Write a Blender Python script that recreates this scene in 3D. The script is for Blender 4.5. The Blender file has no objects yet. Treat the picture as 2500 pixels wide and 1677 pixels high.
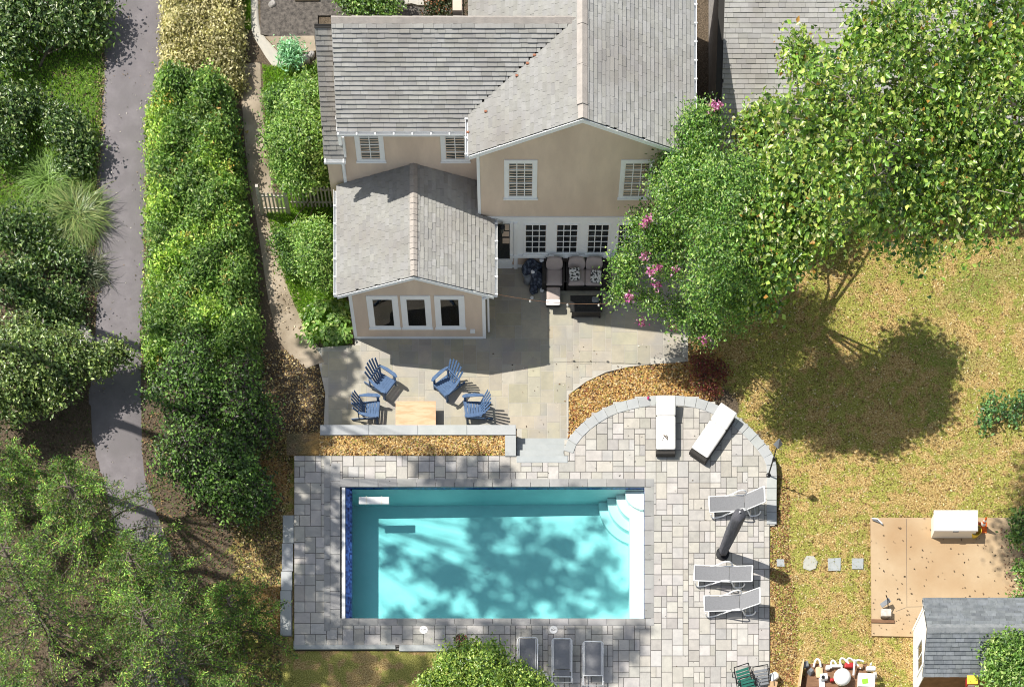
import bpy, math, random
import numpy as np
from mathutils import Vector, Matrix, noise

# ------------------------------------------------------------------ camera, sky, sun
random.seed(7); RNG = np.random.default_rng(7)
scene = bpy.context.scene
COL = scene.collection
CAM_H = 67.0                     # metres above the pool deck (z = 0)
PXM = 67.5                       # photo pixels per metre on the pool deck
FPX = PXM * CAM_H
NADX, NADY = 1255.0, 3590.0      # where vertical lines meet in the photograph
CAM_Y = -(NADY - 838.5) / PXM
cam_d = bpy.data.cameras.new('camera')
cam = bpy.data.objects.new('camera', cam_d); COL.objects.link(cam)
cam.location = (0, CAM_Y, CAM_H)
cam_d.sensor_width = 36.0
cam_d.lens = FPX / 2500.0 * 36.0
cam_d.shift_x = (1250 - NADX) / 2500.0
cam_d.shift_y = (NADY - 838.5) / 2500.0
cam_d.clip_start = 1.0; cam_d.clip_end = 2000.0
scene.camera = cam
SUN = Vector((-0.70, 0.315, 1.0)).normalized()
world = bpy.data.worlds.new('World'); scene.world = world; world.use_nodes = True
wn = world.node_tree.nodes; wl = world.node_tree.links
bg = wn['Background']; bg.inputs['Strength'].default_value = 0.115
sky = wn.new('ShaderNodeTexSky'); sky.sky_type = 'NISHITA'; sky.sun_disc = False
sky.sun_elevation = math.asin(SUN.z); sky.sun_rotation = math.atan2(SUN.x, SUN.y)
hs_ = wn.new('ShaderNodeHueSaturation'); hs_.inputs['Saturation'].default_value = 0.55     # hazy summer sky
wl.new(sky.outputs['Color'], hs_.inputs['Color']); wl.new(hs_.outputs['Color'], bg.inputs['Color'])
sun_d = bpy.data.lights.new('sun', 'SUN'); sun_d.energy = 4.6; sun_d.angle = math.radians(0.5)
sun_d.color = (1.0, 0.955, 0.88)
sun_o = bpy.data.objects.new('sun', sun_d); COL.objects.link(sun_o)
sun_o.location = SUN * 120
sun_o.rotation_euler = (-SUN).to_track_quat('-Z', 'Y').to_euler()
scene.view_settings.view_transform = 'Standard'; scene.view_settings.look = 'None'
scene.view_settings.exposure = 0.46; scene.view_settings.gamma = 1.0
scene.render.engine = 'CYCLES'
cy = scene.cycles
cy.max_bounces = 6; cy.diffuse_bounces = 3; cy.glossy_bounces = 2; cy.transmission_bounces = 4
cy.transparent_max_bounces = 12; cy.volume_bounces = 0
cy.caustics_reflective = False; cy.caustics_refractive = False
cy.use_denoising = True
cy.filter_width = 1.05

# ------------------------------------------------------------------ helpers
def P(px, py, z=0.0):
    """photo pixel + known height -> world position"""
    k = FPX / (CAM_H - z)
    return Vector(((px - NADX) / k, CAM_Y + (NADY - py) / k, z))
def PX(p):
    k = FPX / (CAM_H - p[2])
    return NADX + p[0] * k, NADY - (p[1] - CAM_Y) * k
def PW(px, py, yplane):
    """photo pixel on a vertical plane Y = yplane -> (x, z)"""
    k = (NADY - py) / (yplane - CAM_Y)
    return (px - NADX) / k, CAM_H - FPX / k
def R(d): return math.radians(d)

class MB:
    """collects shapes; build() links them as ONE mesh object"""
    def __init__(s): s.v = []; s.f = []; s.m = []; s.cur = 0
    def add(s, vs, fs):
        b = len(s.v); s.v += [tuple(v) for v in vs]
        s.f += [tuple(i + b for i in f) for f in fs]; s.m += [s.cur] * len(fs)
        return s
    def box(s, x0, x1, y0, y1, z0, z1, M=None):
        vs = [(x, y, z) for z in (z0, z1) for y in (y0, y1) for x in (x0, x1)]
        if M is not None: vs = [M @ Vector(v) for v in vs]
        return s.add(vs, [(0, 2, 3, 1), (4, 5, 7, 6), (0, 1, 5, 4), (2, 6, 7, 3), (0, 4, 6, 2), (1, 3, 7, 5)])
    def bbox(s, x0, x1, y0, y1, z0, z1, b=0.01, M=None):
        """box with a chamfered top"""
        vs = [(x0, y0, z0), (x1, y0, z0), (x1, y1, z0), (x0, y1, z0), (x0, y0, z1 - b), (x1, y0, z1 - b), (x1, y1, z1 - b), (x0, y1, z1 - b),
              (x0 + b, y0 + b, z1), (x1 - b, y0 + b, z1), (x1 - b, y1 - b, z1), (x0 + b, y1 - b, z1)]
        if M is not None: vs = [M @ Vector(v) for v in vs]
        fs = [(3, 2, 1, 0), (8, 9, 10, 11)]
        for i in range(4):
            j = (i + 1) % 4
            fs += [(i, j, j + 4, i + 4), (i + 4, j + 4, j + 8, i + 8)]
        return s.add(vs, fs)
    def bar(s, p0, p1, w, h, up=(0, 0, 1)):
        p0 = Vector(p0); p1 = Vector(p1); d = (p1 - p0).normalized(); up = Vector(up)
        if abs(d.dot(up)) > 0.98: up = Vector((0, 1, 0))
        a = d.cross(up).normalized() * w / 2; b = a.cross(d).normalized() * h / 2
        vs = [p + sa * a + sb * b for p in (p0, p1) for sb in (-1, 1) for sa in (-1, 1)]
        return s.add(vs, [(0, 1, 3, 2), (4, 6, 7, 5), (0, 4, 5, 1), (2, 3, 7, 6), (0, 2, 6, 4), (1, 5, 7, 3)])
    def tube(s, pts, r, n=6, closed=False):
        pts = [Vector(p) for p in pts]; N = len(pts)
        rr = r if isinstance(r, (list, tuple)) else [r] * N
        vs = []; pa = None
        for i, p in enumerate(pts):
            if closed: d = pts[(i + 1) % N] - pts[i - 1]
            else: d = pts[min(i + 1, N - 1)] - pts[max(i - 1, 0)]
            d.normalize()
            a = pa - d * pa.dot(d) if pa is not None else d.orthogonal()
            if a.length < 1e-4: a = d.orthogonal()
            a.normalize(); pa = a; b = d.cross(a)
            for k in range(n):
                t = 2 * math.pi * k / n
                vs.append(p + (a * math.cos(t) + b * math.sin(t)) * rr[i])
        fs = []
        for i in range(N if closed else N - 1):
            for k in range(n):
                i2 = (i + 1) % N; k2 = (k + 1) % n
                fs.append((i * n + k, i * n + k2, i2 * n + k2, i2 * n + k))
        if not closed: fs += [tuple(range(n))[::-1], tuple(range((N - 1) * n, N * n))]
        return s.add(vs, fs)
    def lathe(s, prof, c=(0, 0, 0), n=14, M=None):
        vs = []; c = Vector(c)
        for r, z in prof:
            for k in range(n):
                t = 2 * math.pi * k / n
                v = Vector((r * math.cos(t), r * math.sin(t), z))
                vs.append((M @ v if M is not None else v) + c)
        fs = []
        for i in range(len(prof) - 1):
            for k in range(n):
                k2 = (k + 1) % n
                fs.append((i * n + k, i * n + k2, (i + 1) * n + k2, (i + 1) * n + k))
        fs += [tuple(range(n))[::-1], tuple(range((len(prof) - 1) * n, len(prof) * n))]
        return s.add(vs, fs)
    def prism(s, poly, z0, z1, M=None):
        n = len(poly)
        vs = [(p[0], p[1], z0) for p in poly] + [(p[0], p[1], z1) for p in poly]
        if M is not None: vs = [M @ Vector(v) for v in vs]
        return s.add(vs, [tuple(range(n))[::-1], tuple(range(n, 2 * n))] + [(i, (i + 1) % n, (i + 1) % n + n, i + n) for i in range(n)])
    def pillow(s, cx, cy, cz, w, l, h, M=None, n=8, e=0.35):
        """soft cushion, superellipsoid"""
        vs = []
        def sp(a, p): return math.copysign(abs(a) ** p, a)
        U = 4 * n; V = n
        for i in range(V + 1):
            b = -math.pi / 2 + math.pi * i / V
            for k in range(U):
                t = 2 * math.pi * k / U
                v = Vector((cx + w / 2 * sp(math.cos(b), 0.45) * sp(math.cos(t), e), cy + l / 2 * sp(math.cos(b), 0.45) * sp(math.sin(t), e), cz + h / 2 * sp(math.sin(b), 0.8)))
                vs.append(M @ v if M is not None else v)
        fs = []
        for i in range(V):
            for k in range(U):
                k2 = (k + 1) % U
                fs.append((i * U + k, i * U + k2, (i + 1) * U + k2, (i + 1) * U + k))
        return s.add(vs, fs)
    def mesh(s, name, mats):
        me = bpy.data.meshes.new(name); me.from_pydata(s.v, [], s.f)
        for m in (mats if isinstance(mats, (list, tuple)) else [mats]): me.materials.append(m)
        if isinstance(mats, (list, tuple)) and len(mats) > 1: me.polygons.foreach_set('material_index', s.m)
        me.validate(); me.update()
        return me
    def build(s, name, mats, parent=None, world=False, smooth=False, M=None):
        if world and parent is not None:
            inv = parent.matrix_basis.inverted() if parent.parent is None else (parent.parent.matrix_basis @ parent.matrix_basis).inverted()
            s.v = [tuple(inv @ Vector(v)) for v in s.v]
        me = s.mesh(name, mats)
        if smooth: me.polygons.foreach_set('use_smooth', [True] * len(me.polygons))
        return link(name, me, parent)

def link(name, me, parent=None, loc=None, rotz=None, scale=None):
    o = bpy.data.objects.new(name, me); COL.objects.link(o)
    if parent is not None: o.parent = parent
    if loc is not None: o.location = loc
    if rotz is not None: o.rotation_euler = (0, 0, rotz)
    if scale is not None: o.scale = scale
    return o
def tag(o, label=None, cat=None, group=None, kind=None):
    if label: o['label'] = label
    if cat: o['category'] = cat
    if group: o['group'] = group
    if kind: o['kind'] = kind
    return o
def thing(name, label, cat, loc=(0, 0, 0), rotz=0.0, group=None):
    o = bpy.data.objects.new(name, None); COL.objects.link(o); o.empty_display_size = 0.2
    o.location = loc; o.rotation_euler = (0, 0, rotz)
    return tag(o, label, cat, group)
KIDS = {}
def copy_tree(root, loc, rotz, label, group=None):
    def rec(o, par):
        c = o.copy(); COL.objects.link(c); c.parent = par
        for ch in o.children: rec(ch, c)
        return c
    r = rec(root, None); r.location = loc; r.rotation_euler = (0, 0, rotz)
    tag(r, label, None, group)
    return r

# ------------------------------------------------------------------ materials
def newmat(name):
    m = bpy.data.materials.new(name); m.use_nodes = True
    nt = m.node_tree; return m, nt, nt.nodes['Principled BSDF']
def mat(name, c1, c2=None, scale=3.0, rough=0.7, bump=0.0, bscale=None, spec=0.3, tint=None, metal=0.0, detail=5.0, stretch=None, contrast=(0.35, 0.65), c3=None, s3=0.6):
    m, nt, bs = newmat(name); N = nt.nodes; L = nt.links
    bs.inputs['Roughness'].default_value = rough; bs.inputs['Specular IOR Level'].default_value = spec
    bs.inputs['Metallic'].default_value = metal
    geo = N.new('ShaderNodeNewGeometry'); vec = geo.outputs['Position']
    if stretch:
        mp = N.new('ShaderNodeMapping'); mp.inputs['Scale'].default_value = stretch
        L.new(vec, mp.inputs['Vector']); vec = mp.outputs['Vector']
    col = None
    if c2 is not None:
        nz = N.new('ShaderNodeTexNoise'); nz.inputs['Scale'].default_value = scale; nz.inputs['Detail'].default_value = detail
        nz.inputs['Roughness'].default_value = 0.65
        L.new(vec, nz.inputs['Vector'])
        rp = N.new('ShaderNodeValToRGB'); rp.color_ramp.elements[0].position = contrast[0]; rp.color_ramp.elements[1].position = contrast[1]
        rp.color_ramp.elements[0].color = (*c1, 1); rp.color_ramp.elements[1].color = (*c2, 1)
        L.new(nz.outputs['Fac'], rp.inputs['Fac']); col = rp.outputs['Color']
        if c3 is not None:
            n3 = N.new('ShaderNodeTexNoise'); n3.inputs['Scale'].default_value = s3; n3.inputs['Detail'].default_value = 4.0
            L.new(vec, n3.inputs['Vector'])
            r3 = N.new('ShaderNodeValToRGB'); r3.color_ramp.elements[0].position = 0.45; r3.color_ramp.elements[1].position = 0.68
            L.new(n3.outputs['Fac'], r3.inputs['Fac'])
            mx = N.new('ShaderNodeMix'); mx.data_type = 'RGBA'; L.new(r3.outputs['Color'], mx.inputs['Factor'])
            L.new(col, mx.inputs['A']); mx.inputs['B'].default_value = (*c3, 1); col = mx.outputs['Result']
    if tint:
        if tint == 'obj':
            t = N.new('ShaderNodeObjectInfo'); tc = t.outputs['Color']
        else:
            t = N.new('ShaderNodeAttribute'); t.attribute_name = 'tint'; tc = t.outputs['Color']
        mx = N.new('ShaderNodeMix'); mx.data_type = 'RGBA'; mx.blend_type = 'MULTIPLY'; mx.inputs['Factor'].default_value = 1.0
        if col is not None: L.new(col, mx.inputs['A'])
        else: mx.inputs['A'].default_value = (*c1, 1)
        L.new(tc, mx.inputs['B']); col = mx.outputs['Result']
    if col is not None: L.new(col, bs.inputs['Base Color'])
    else: bs.inputs['Base Color'].default_value = (*c1, 1)
    if bump:
        nb = N.new('ShaderNodeTexNoise'); nb.inputs['Scale'].default_value = bscale or scale * 4; nb.inputs['Detail'].default_value = 6.0
        L.new(vec, nb.inputs['Vector'])
        bp = N.new('ShaderNodeBump'); bp.inputs['Strength'].default_value = bump; bp.inputs['Distance'].default_value = 0.03
        L.new(nb.outputs['Fac'], bp.inputs['Height']); L.new(bp.outputs['Normal'], bs.inputs['Normal'])
    return m
def leafmat(name, rough=0.38, spec=0.45, trans=0.36, sat=1.0):
    m, nt, bs = newmat(name); N = nt.nodes; L = nt.links
    t = N.new('ShaderNodeAttribute'); t.attribute_name = 'tint'
    L.new(t.outputs['Color'], bs.inputs['Base Color'])
    bs.inputs['Roughness'].default_value = rough; bs.inputs['Specular IOR Level'].default_value = spec
    tr = N.new('ShaderNodeBsdfTranslucent')
    mu = N.new('ShaderNodeMix'); mu.data_type = 'RGBA'; mu.blend_type = 'MULTIPLY'; mu.inputs['Factor'].default_value = 1
    mu.inputs['B'].default_value = (1.3, 1.35, 0.6, 1); L.new(t.outputs['Color'], mu.inputs['A']); L.new(mu.outputs['Result'], tr.inputs['Color'])
    mx = N.new('ShaderNodeMixShader'); mx.inputs['Fac'].default_value = trans
    L.new(bs.outputs['BSDF'], mx.inputs[1]); L.new(tr.outputs['BSDF'], mx.inputs[2])
    L.new(mx.outputs['Shader'], N['Material Output'].inputs['Surface'])
    return m
def glassmat(name, tintc=(0.75, 0.8, 0.8)):
    m, nt, bs = newmat(name); N = nt.nodes; L = nt.links
    N.remove(bs)
    tr = N.new('ShaderNodeBsdfTransparent'); tr.inputs['Color'].default_value = (*tintc, 1)
    gl = N.new('ShaderNodeBsdfGlossy'); gl.inputs['Roughness'].default_value = 0.03
    fr = N.new('ShaderNodeFresnel'); fr.inputs['IOR'].default_value = 1.5
    mx = N.new('ShaderNodeMixShader'); L.new(fr.outputs['Fac'], mx.inputs['Fac'])
    L.new(tr.outputs['BSDF'], mx.inputs[1]); L.new(gl.outputs['BSDF'], mx.inputs[2])
    L.new(mx.outputs['Shader'], N['Material Output'].inputs['Surface'])
    return m

M = {}
M['siding'] = mat('siding', (0.66, 0.525, 0.40), (0.76, 0.61, 0.465), 1.6, 0.65, 0.1, 30, 0.2, stretch=(1.0, 1.0, 0.35), c3=(0.64, 0.505, 0.385), s3=0.9)
M['white_trim'] = mat('white_trim', (0.86, 0.87, 0.85), (0.89, 0.90, 0.88), 4, 0.5, 0.0, spec=0.3)
M['gutter'] = mat('gutter', (0.78, 0.79, 0.79), None, rough=0.4)
M['shingle_obj'] = mat('shingle_obj', (0.335, 0.33, 0.31), (0.385, 0.38, 0.36), 6.0, 0.9, 0.35, 70, 0.1, tint='obj', c3=(0.305, 0.29, 0.27), s3=0.5)
M['shingle'] = mat('shingle', (0.335, 0.33, 0.31), (0.385, 0.38, 0.36), 6.0, 0.9, 0.35, 70, 0.1, tint='attr', c3=(0.305, 0.29, 0.27), s3=0.5)
M['ridge_cap'] = mat('ridge_cap', (0.34, 0.31, 0.28), (0.42, 0.38, 0.34), 4, 0.9, 0.3, 50, 0.1)
M['roof_deck'] = mat('roof_deck', (0.045, 0.043, 0.04), None, rough=0.95, spec=0.1)
M['dark_glass'] = mat('dark_glass', (0.012, 0.014, 0.016), (0.03, 0.035, 0.036), 1.3, 0.06, 0, spec=0.5)
M['grey_glass'] = mat('grey_glass', (0.045, 0.055, 0.052), (0.10, 0.115, 0.11), 3.0, 0.08, 0, spec=0.5)
M['glass'] = glassmat('glass')
M['interior'] = mat('interior', (0.015, 0.015, 0.018), (0.03, 0.03, 0.035), 2, 0.9, spec=0.1)
M['blind'] = mat('blind', (0.55, 0.44, 0.34), (0.60, 0.48, 0.38), 3, 0.8)
M['blind_orange'] = mat('blind_orange', (0.50, 0.29, 0.15), (0.64, 0.38, 0.19), 1.6, 0.8)
M['asphalt'] = mat('asphalt', (0.165, 0.15, 0.156), (0.208, 0.19, 0.197), 2.2, 0.85, 0.35, 60, 0.2, c3=(0.16, 0.148, 0.15), s3=0.8, detail=9)
M['concrete_path'] = mat('concrete_path', (0.32, 0.265, 0.195), (0.42, 0.35, 0.265), 2.0, 0.9, 0.3, 40, 0.15, c3=(0.23, 0.185, 0.13), s3=0.9)
M['concrete_pad'] = mat('concrete_pad', (0.43, 0.31, 0.185), (0.48, 0.36, 0.225), 0.9, 0.85, 0.15, 60, 0.2, c3=(0.38, 0.25, 0.135), s3=0.35)
M['flag_obj'] = mat('flag_obj', (0.36, 0.335, 0.27), (0.43, 0.395, 0.31), 2.5, 0.8, 0.2, 30, 0.25, tint='obj', c3=(0.33, 0.32, 0.29), s3=1.0)
M['mortar'] = mat('mortar', (0.42, 0.40, 0.35), (0.47, 0.44, 0.38), 5, 0.9, 0.2, 60, 0.1)
M['paver_obj'] = mat('paver_obj', (0.385, 0.37, 0.345), (0.465, 0.445, 0.41), 3.5, 0.8, 0.35, 28, 0.2, tint='obj')
M['paver'] = mat('paver', (0.385, 0.37, 0.345), (0.465, 0.445, 0.41), 3.5, 0.8, 0.35, 28, 0.2, tint='attr')
M['joint'] = mat('joint', (0.09, 0.085, 0.08), (0.13, 0.12, 0.11), 8, 0.95, 0.2, 60, 0.1)
M['coping'] = mat('coping', (0.27, 0.265, 0.255), (0.33, 0.325, 0.31), 2.0, 0.75, 0.12, 40, 0.25, tint='obj')
M['cap'] = mat('cap', (0.36, 0.375, 0.37), (0.42, 0.43, 0.42), 1.5, 0.75, 0.1, 40, 0.2, tint='obj')
M['wall_stone'] = mat('wall_stone', (0.22, 0.21, 0.20), (0.33, 0.31, 0.29), 6, 0.9, 0.5, 12, 0.15)
M['plaster'] = mat('plaster', (0.78, 0.84, 0.82), (0.87, 0.90, 0.88), 1.2, 0.6, 0.05, 20)
M['white_plastic'] = mat('white_plastic', (0.78, 0.77, 0.74), (0.82, 0.81, 0.79), 3, 0.45)
M['white_paint'] = mat('white_paint', (0.80, 0.80, 0.79), None, rough=0.35, spec=0.5)
M['cushion_white'] = mat('cushion_white', (0.74, 0.71, 0.66), (0.80, 0.77, 0.73), 5, 0.9, 0.15, 60)
M['wicker'] = mat('wicker', (0.02, 0.018, 0.016), (0.05, 0.045, 0.04), 60, 0.6, 0.4, 120)
M['sling'] = mat('sling', (0.19, 0.192, 0.20), (0.22, 0.222, 0.23), 20, 0.8, 0.15, 150)
M['cover_grey'] = mat('cover_grey', (0.075, 0.075, 0.085), (0.12, 0.12, 0.135), 5, 0.8, 0.5, 14, stretch=(6, 6, 0.7))
M['blue_paint'] = mat('blue_paint', (0.055, 0.105, 0.205), (0.085, 0.15, 0.265), 9, 0.5, 0.05, 40, 0.4)
M['plywood'] = mat('plywood', (0.56, 0.345, 0.20), (0.66, 0.44, 0.28), 1.6, 0.7, 0.05, 30, 0.2, stretch=(1.0, 5.0, 1.0), contrast=(0.4, 0.55))
M['black'] = mat('black', (0.012, 0.012, 0.012), (0.03, 0.03, 0.03), 20, 0.5)
M['black_metal'] = mat('black_metal', (0.02, 0.02, 0.022), None, rough=0.4, metal=0.3)
M['taupe'] = mat('taupe', (0.42, 0.35, 0.315), (0.46, 0.385, 0.35), 6, 0.9, 0.1, 80)
M['soil'] = mat('soil', (0.06, 0.045, 0.03), (0.12, 0.085, 0.055), 3, 0.95, 0.6, 20)
M['bark'] = mat('bark', (0.10, 0.08, 0.06), (0.20, 0.17, 0.135), 5, 0.9, 0.6, 14, stretch=(3, 3, 0.7))
M['bark_pale'] = mat('bark_pale', (0.26, 0.22, 0.18), (0.38, 0.33, 0.28), 4, 0.85, 0.3, 10)
M['rock'] = mat('rock', (0.25, 0.235, 0.22), (0.45, 0.42, 0.38), 3, 0.85, 0.6, 8)
M['leaf'] = leafmat('leaf')
M['leaf_gloss'] = leafmat('leaf_gloss', 0.34, 0.6, 0.30)
M['leaf_matte'] = leafmat('leaf_matte', 0.65, 0.25, 0.25)
M['litter'] = leafmat('litter', 0.7, 0.2, 0.0)
M['petal'] = mat('petal', (0.72, 0.30, 0.50), (0.80, 0.45, 0.62), 8, 0.6)
M['red_petal'] = mat('red_petal', (0.55, 0.08, 0.10), (0.65, 0.18, 0.16), 12, 0.6)
M['orange'] = mat('orange', (0.80, 0.15, 0.02), None, rough=0.5)
M['yellow'] = mat('yellow', (0.75, 0.52, 0.05), (0.80, 0.58, 0.08), 5, 0.5)
M['red'] = mat('red', (0.40, 0.03, 0.03), None, rough=0.5)
M['green_plastic'] = mat('green_plastic', (0.01, 0.10, 0.075), (0.02, 0.14, 0.10), 12, 0.5)
M['grey_plastic'] = mat('grey_plastic', (0.16, 0.17, 0.18), (0.20, 0.21, 0.22), 5, 0.5)
M['cardboard'] = mat('cardboard', (0.42, 0.27, 0.14), (0.48, 0.32, 0.18), 4, 0.85)
M['wood'] = mat('wood', (0.16, 0.085, 0.045), (0.24, 0.13, 0.07), 3, 0.7, 0.2, 20, stretch=(1, 6, 1))
M['tan_wood'] = mat('tan_wood', (0.60, 0.42, 0.24), (0.68, 0.49, 0.30), 3, 0.7, 0.1, 20, stretch=(4, 1, 1))
M['cream'] = mat('cream', (0.74, 0.70, 0.60), None, rough=0.5)
M['navy_cloth'] = mat('navy_cloth', (0.02, 0.025, 0.04), (0.11, 0.13, 0.17), 9, 0.8, 0.3, 30, contrast=(0.45, 0.6))
M['lime'] = mat('lime', (0.25, 0.62, 0.04), None, rough=0.6)
M['terracotta'] = mat('terracotta', (0.30, 0.12, 0.07), (0.38, 0.17, 0.10), 5, 0.8)
M['pink'] = mat('pink', (0.80, 0.10, 0.30), None, rough=0.6)
M['print'] = mat('print', (0.02, 0.02, 0.02), (0.62, 0.60, 0.55), 14, 0.9, contrast=(0.42, 0.5), detail=1)
M['picket'] = mat('picket', (0.42, 0.38, 0.33), (0.58, 0.54, 0.48), 8, 0.8, 0.2, 30)
M['bulb'] = mat('bulb', (0.85, 0.83, 0.78), None, rough=0.2, spec=0.6)
M['shed_wall'] = mat('shed_wall', (0.78, 0.74, 0.68), (0.82, 0.78, 0.72), 3, 0.6, 0.1, 20)
# blue mosaic tile
def tilemat():
    m, nt, bs = newmat('blue_tile'); N = nt.nodes; L = nt.links
    geo = N.new('ShaderNodeNewGeometry')
    vo = N.new('ShaderNodeTexVoronoi'); vo.inputs['Scale'].default_value = 13; vo.distance = 'CHEBYCHEV'; vo.inputs['Randomness'].default_value = 0.25
    L.new(geo.outputs['Position'], vo.inputs['Vector'])
    rp = N.new('ShaderNodeValToRGB'); e = rp.color_ramp.elements
    e[0].color = (0.003, 0.008, 0.06, 1); e[1].color = (0.05, 0.12, 0.36, 1)
    L.new(vo.outputs['Color'], rp.inputs['Fac']); L.new(rp.outputs['Color'], bs.inputs['Base Color'])
    bs.inputs['Roughness'].default_value = 0.115
    return m
M['blue_tile'] = tilemat()
def watermat():
    m, nt, bs = newmat('pool_water'); N = nt.nodes; L = nt.links
    N.remove(bs); out = N['Material Output']
    tr = N.new('ShaderNodeBsdfTransparent'); gl = N.new('ShaderNodeBsdfGlossy'); gl.inputs['Roughness'].default_value = 0.02
    fr = N.new('ShaderNodeFresnel'); fr.inputs['IOR'].default_value = 1.33
    geo = N.new('ShaderNodeNewGeometry')
    nz = N.new('ShaderNodeTexNoise'); nz.inputs['Scale'].default_value = 5.5; nz.inputs['Detail'].default_value = 3
    L.new(geo.outputs['Position'], nz.inputs['Vector'])
    bp = N.new('ShaderNodeBump'); bp.inputs['Strength'].default_value = 0.25; bp.inputs['Distance'].default_value = 0.03
    L.new(nz.outputs['Fac'], bp.inputs['Height']); L.new(bp.outputs['Normal'], gl.inputs['Normal'])
    mx = N.new('ShaderNodeMixShader'); L.new(fr.outputs['Fac'], mx.inputs['Fac'])
    L.new(tr.outputs['BSDF'], mx.inputs[1]); L.new(gl.outputs['BSDF'], mx.inputs[2]); L.new(mx.outputs['Shader'], out.inputs['Surface'])
    ab = N.new('ShaderNodeVolumeAbsorption'); ab.inputs['Color'].default_value = (0.03, 0.885, 0.915, 1); ab.inputs['Density'].default_value = 0.45
    L.new(ab.outputs['Volume'], out.inputs['Volume'])
    return m
M['water'] = watermat()
def groundmat():
    m, nt, bs = newmat('ground_cover'); N = nt.nodes; L = nt.links
    geo = N.new('ShaderNodeNewGeometry'); vec = geo.outputs['Position']
    def nz(s, d=5.0):
        n = N.new('ShaderNodeTexNoise'); n.inputs['Scale'].default_value = s; n.inputs['Detail'].default_value = d; n.inputs['Roughness'].default_value = 0.7
        L.new(vec, n.inputs['Vector']); return n.outputs['Fac']
    def ramp(f, stops):
        r = N.new('ShaderNodeValToRGB'); e = r.color_ramp.elements
        e[0].position, e[0].color = stops[0][0], (*stops[0][1], 1); e[1].position, e[1].color = stops[-1][0], (*stops[-1][1], 1)
        for p, c in stops[1:-1]:
            x = e.new(p); x.color = (*c, 1)
        L.new(f, r.inputs['Fac']); return r.outputs['Color']
    def mix(f, a, b):
        x = N.new('ShaderNodeMix'); x.data_type = 'RGBA'; L.new(f, x.inputs['Factor']); L.new(a, x.inputs['A']); L.new(b, x.inputs['B']); return x.outputs['Result']
    fine = nz(26, 6); mid = nz(2.2, 4); big = nz(0.55, 3)
    soil = ramp(fine, [(0.3, (0.05, 0.04, 0.028)), (0.5, (0.13, 0.10, 0.07)), (0.72, (0.27, 0.21, 0.145))])
    dry = ramp(fine, [(0.34, (0.07, 0.04, 0.015)), (0.45, (0.38, 0.25, 0.09)), (0.56, (0.62, 0.45, 0.19)), (0.70, (0.88, 0.72, 0.40))])
    grn = ramp(fine, [(0.34, (0.07, 0.085, 0.015)), (0.5, (0.32, 0.335, 0.065)), (0.70, (0.64, 0.60, 0.19))])
    f0 = N.new('ShaderNodeMath'); f0.operation = 'MULTIPLY_ADD'; L.new(big, f0.inputs[0]); f0.inputs[1].default_value = 0.9; L.new(mid, f0.inputs[2])
    f1 = ramp(f0.outputs[0], [(0.90, (0, 0, 0)), (1.10, (0.85, 0.85, 0.85))])
    lawn = mix(f1, dry, grn)
    lush = ramp(fine, [(0.28, (0.03, 0.07, 0.012)), (0.5, (0.13, 0.25, 0.04)), (0.75, (0.30, 0.42, 0.10))])
    mul = ramp(fine, [(0.28, (0.14, 0.06, 0.02)), (0.42, (0.40, 0.22, 0.07)), (0.58, (0.58, 0.36, 0.12)), (0.75, (0.70, 0.50, 0.22))])
    at = N.new('ShaderNodeAttribute'); at.attribute_name = 'zone'
    sp = N.new('ShaderNodeSeparateColor'); L.new(at.outputs['Color'], sp.inputs['Color'])
    c = mix(sp.outputs['Red'], soil, lush); c = mix(sp.outputs['Green'], c, lawn); c = mix(sp.outputs['Blue'], c, mul)
    L.new(c, bs.inputs['Base Color']); bs.inputs['Roughness'].default_value = 0.95; bs.inputs['Specular IOR Level'].default_value = 0.1
    bp = N.new('ShaderNodeBump'); bp.inputs['Strength'].default_value = 0.9; bp.inputs['Distance'].default_value = 0.06
    L.new(fine, bp.inputs['Height']); L.new(bp.outputs['Normal'], bs.inputs['Normal'])
    return m
M['ground'] = groundmat()

def poly_px(pts, z): return [(P(x, y, z).x, P(x, y, z).y) for x, y in pts]
def inside(poly, x, y):
    c = False; n = len(poly); j = n - 1
    for i in range(n):
        xi, yi = poly[i]; xj, yj = poly[j]
        if (yi > y) != (yj > y) and x < (xj - xi) * (y - yi) / (yj - yi) + xi: c = not c
        j = i
    return c
def inside_np(poly, X, Y):
    c = np.zeros(X.shape, bool); n = len(poly); j = n - 1
    for i in range(n):
        xi, yi = poly[i]; xj, yj = poly[j]
        if yi != yj:
            c ^= ((yi > Y) != (yj > Y)) & (X < (xj - xi) * (Y - yi) / (yj - yi) + xi)
        j = i
    return c
def smooth(a, b, t):
    t = np.clip((t - a) / (b - a), 0, 1); return t * t * (3 - 2 * t)
def spline(pts, n=8):
    """Catmull-Rom through 2D/3D points"""
    pts = [Vector(p) for p in pts]; out = []
    for i in range(len(pts) - 1):
        p0 = pts[max(i - 1, 0)]; p1 = pts[i]; p2 = pts[i + 1]; p3 = pts[min(i + 2, len(pts) - 1)]
        for k in range(n):
            t = k / n
            out.append(0.5 * ((2 * p1) + (p2 - p0) * t + (2 * p0 - 5 * p1 + 4 * p2 - p3) * t * t + (3 * p1 - p0 - 3 * p2 + p3) * t ** 3))
    out.append(pts[-1]); return out
PATIO_Z = -0.60
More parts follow.
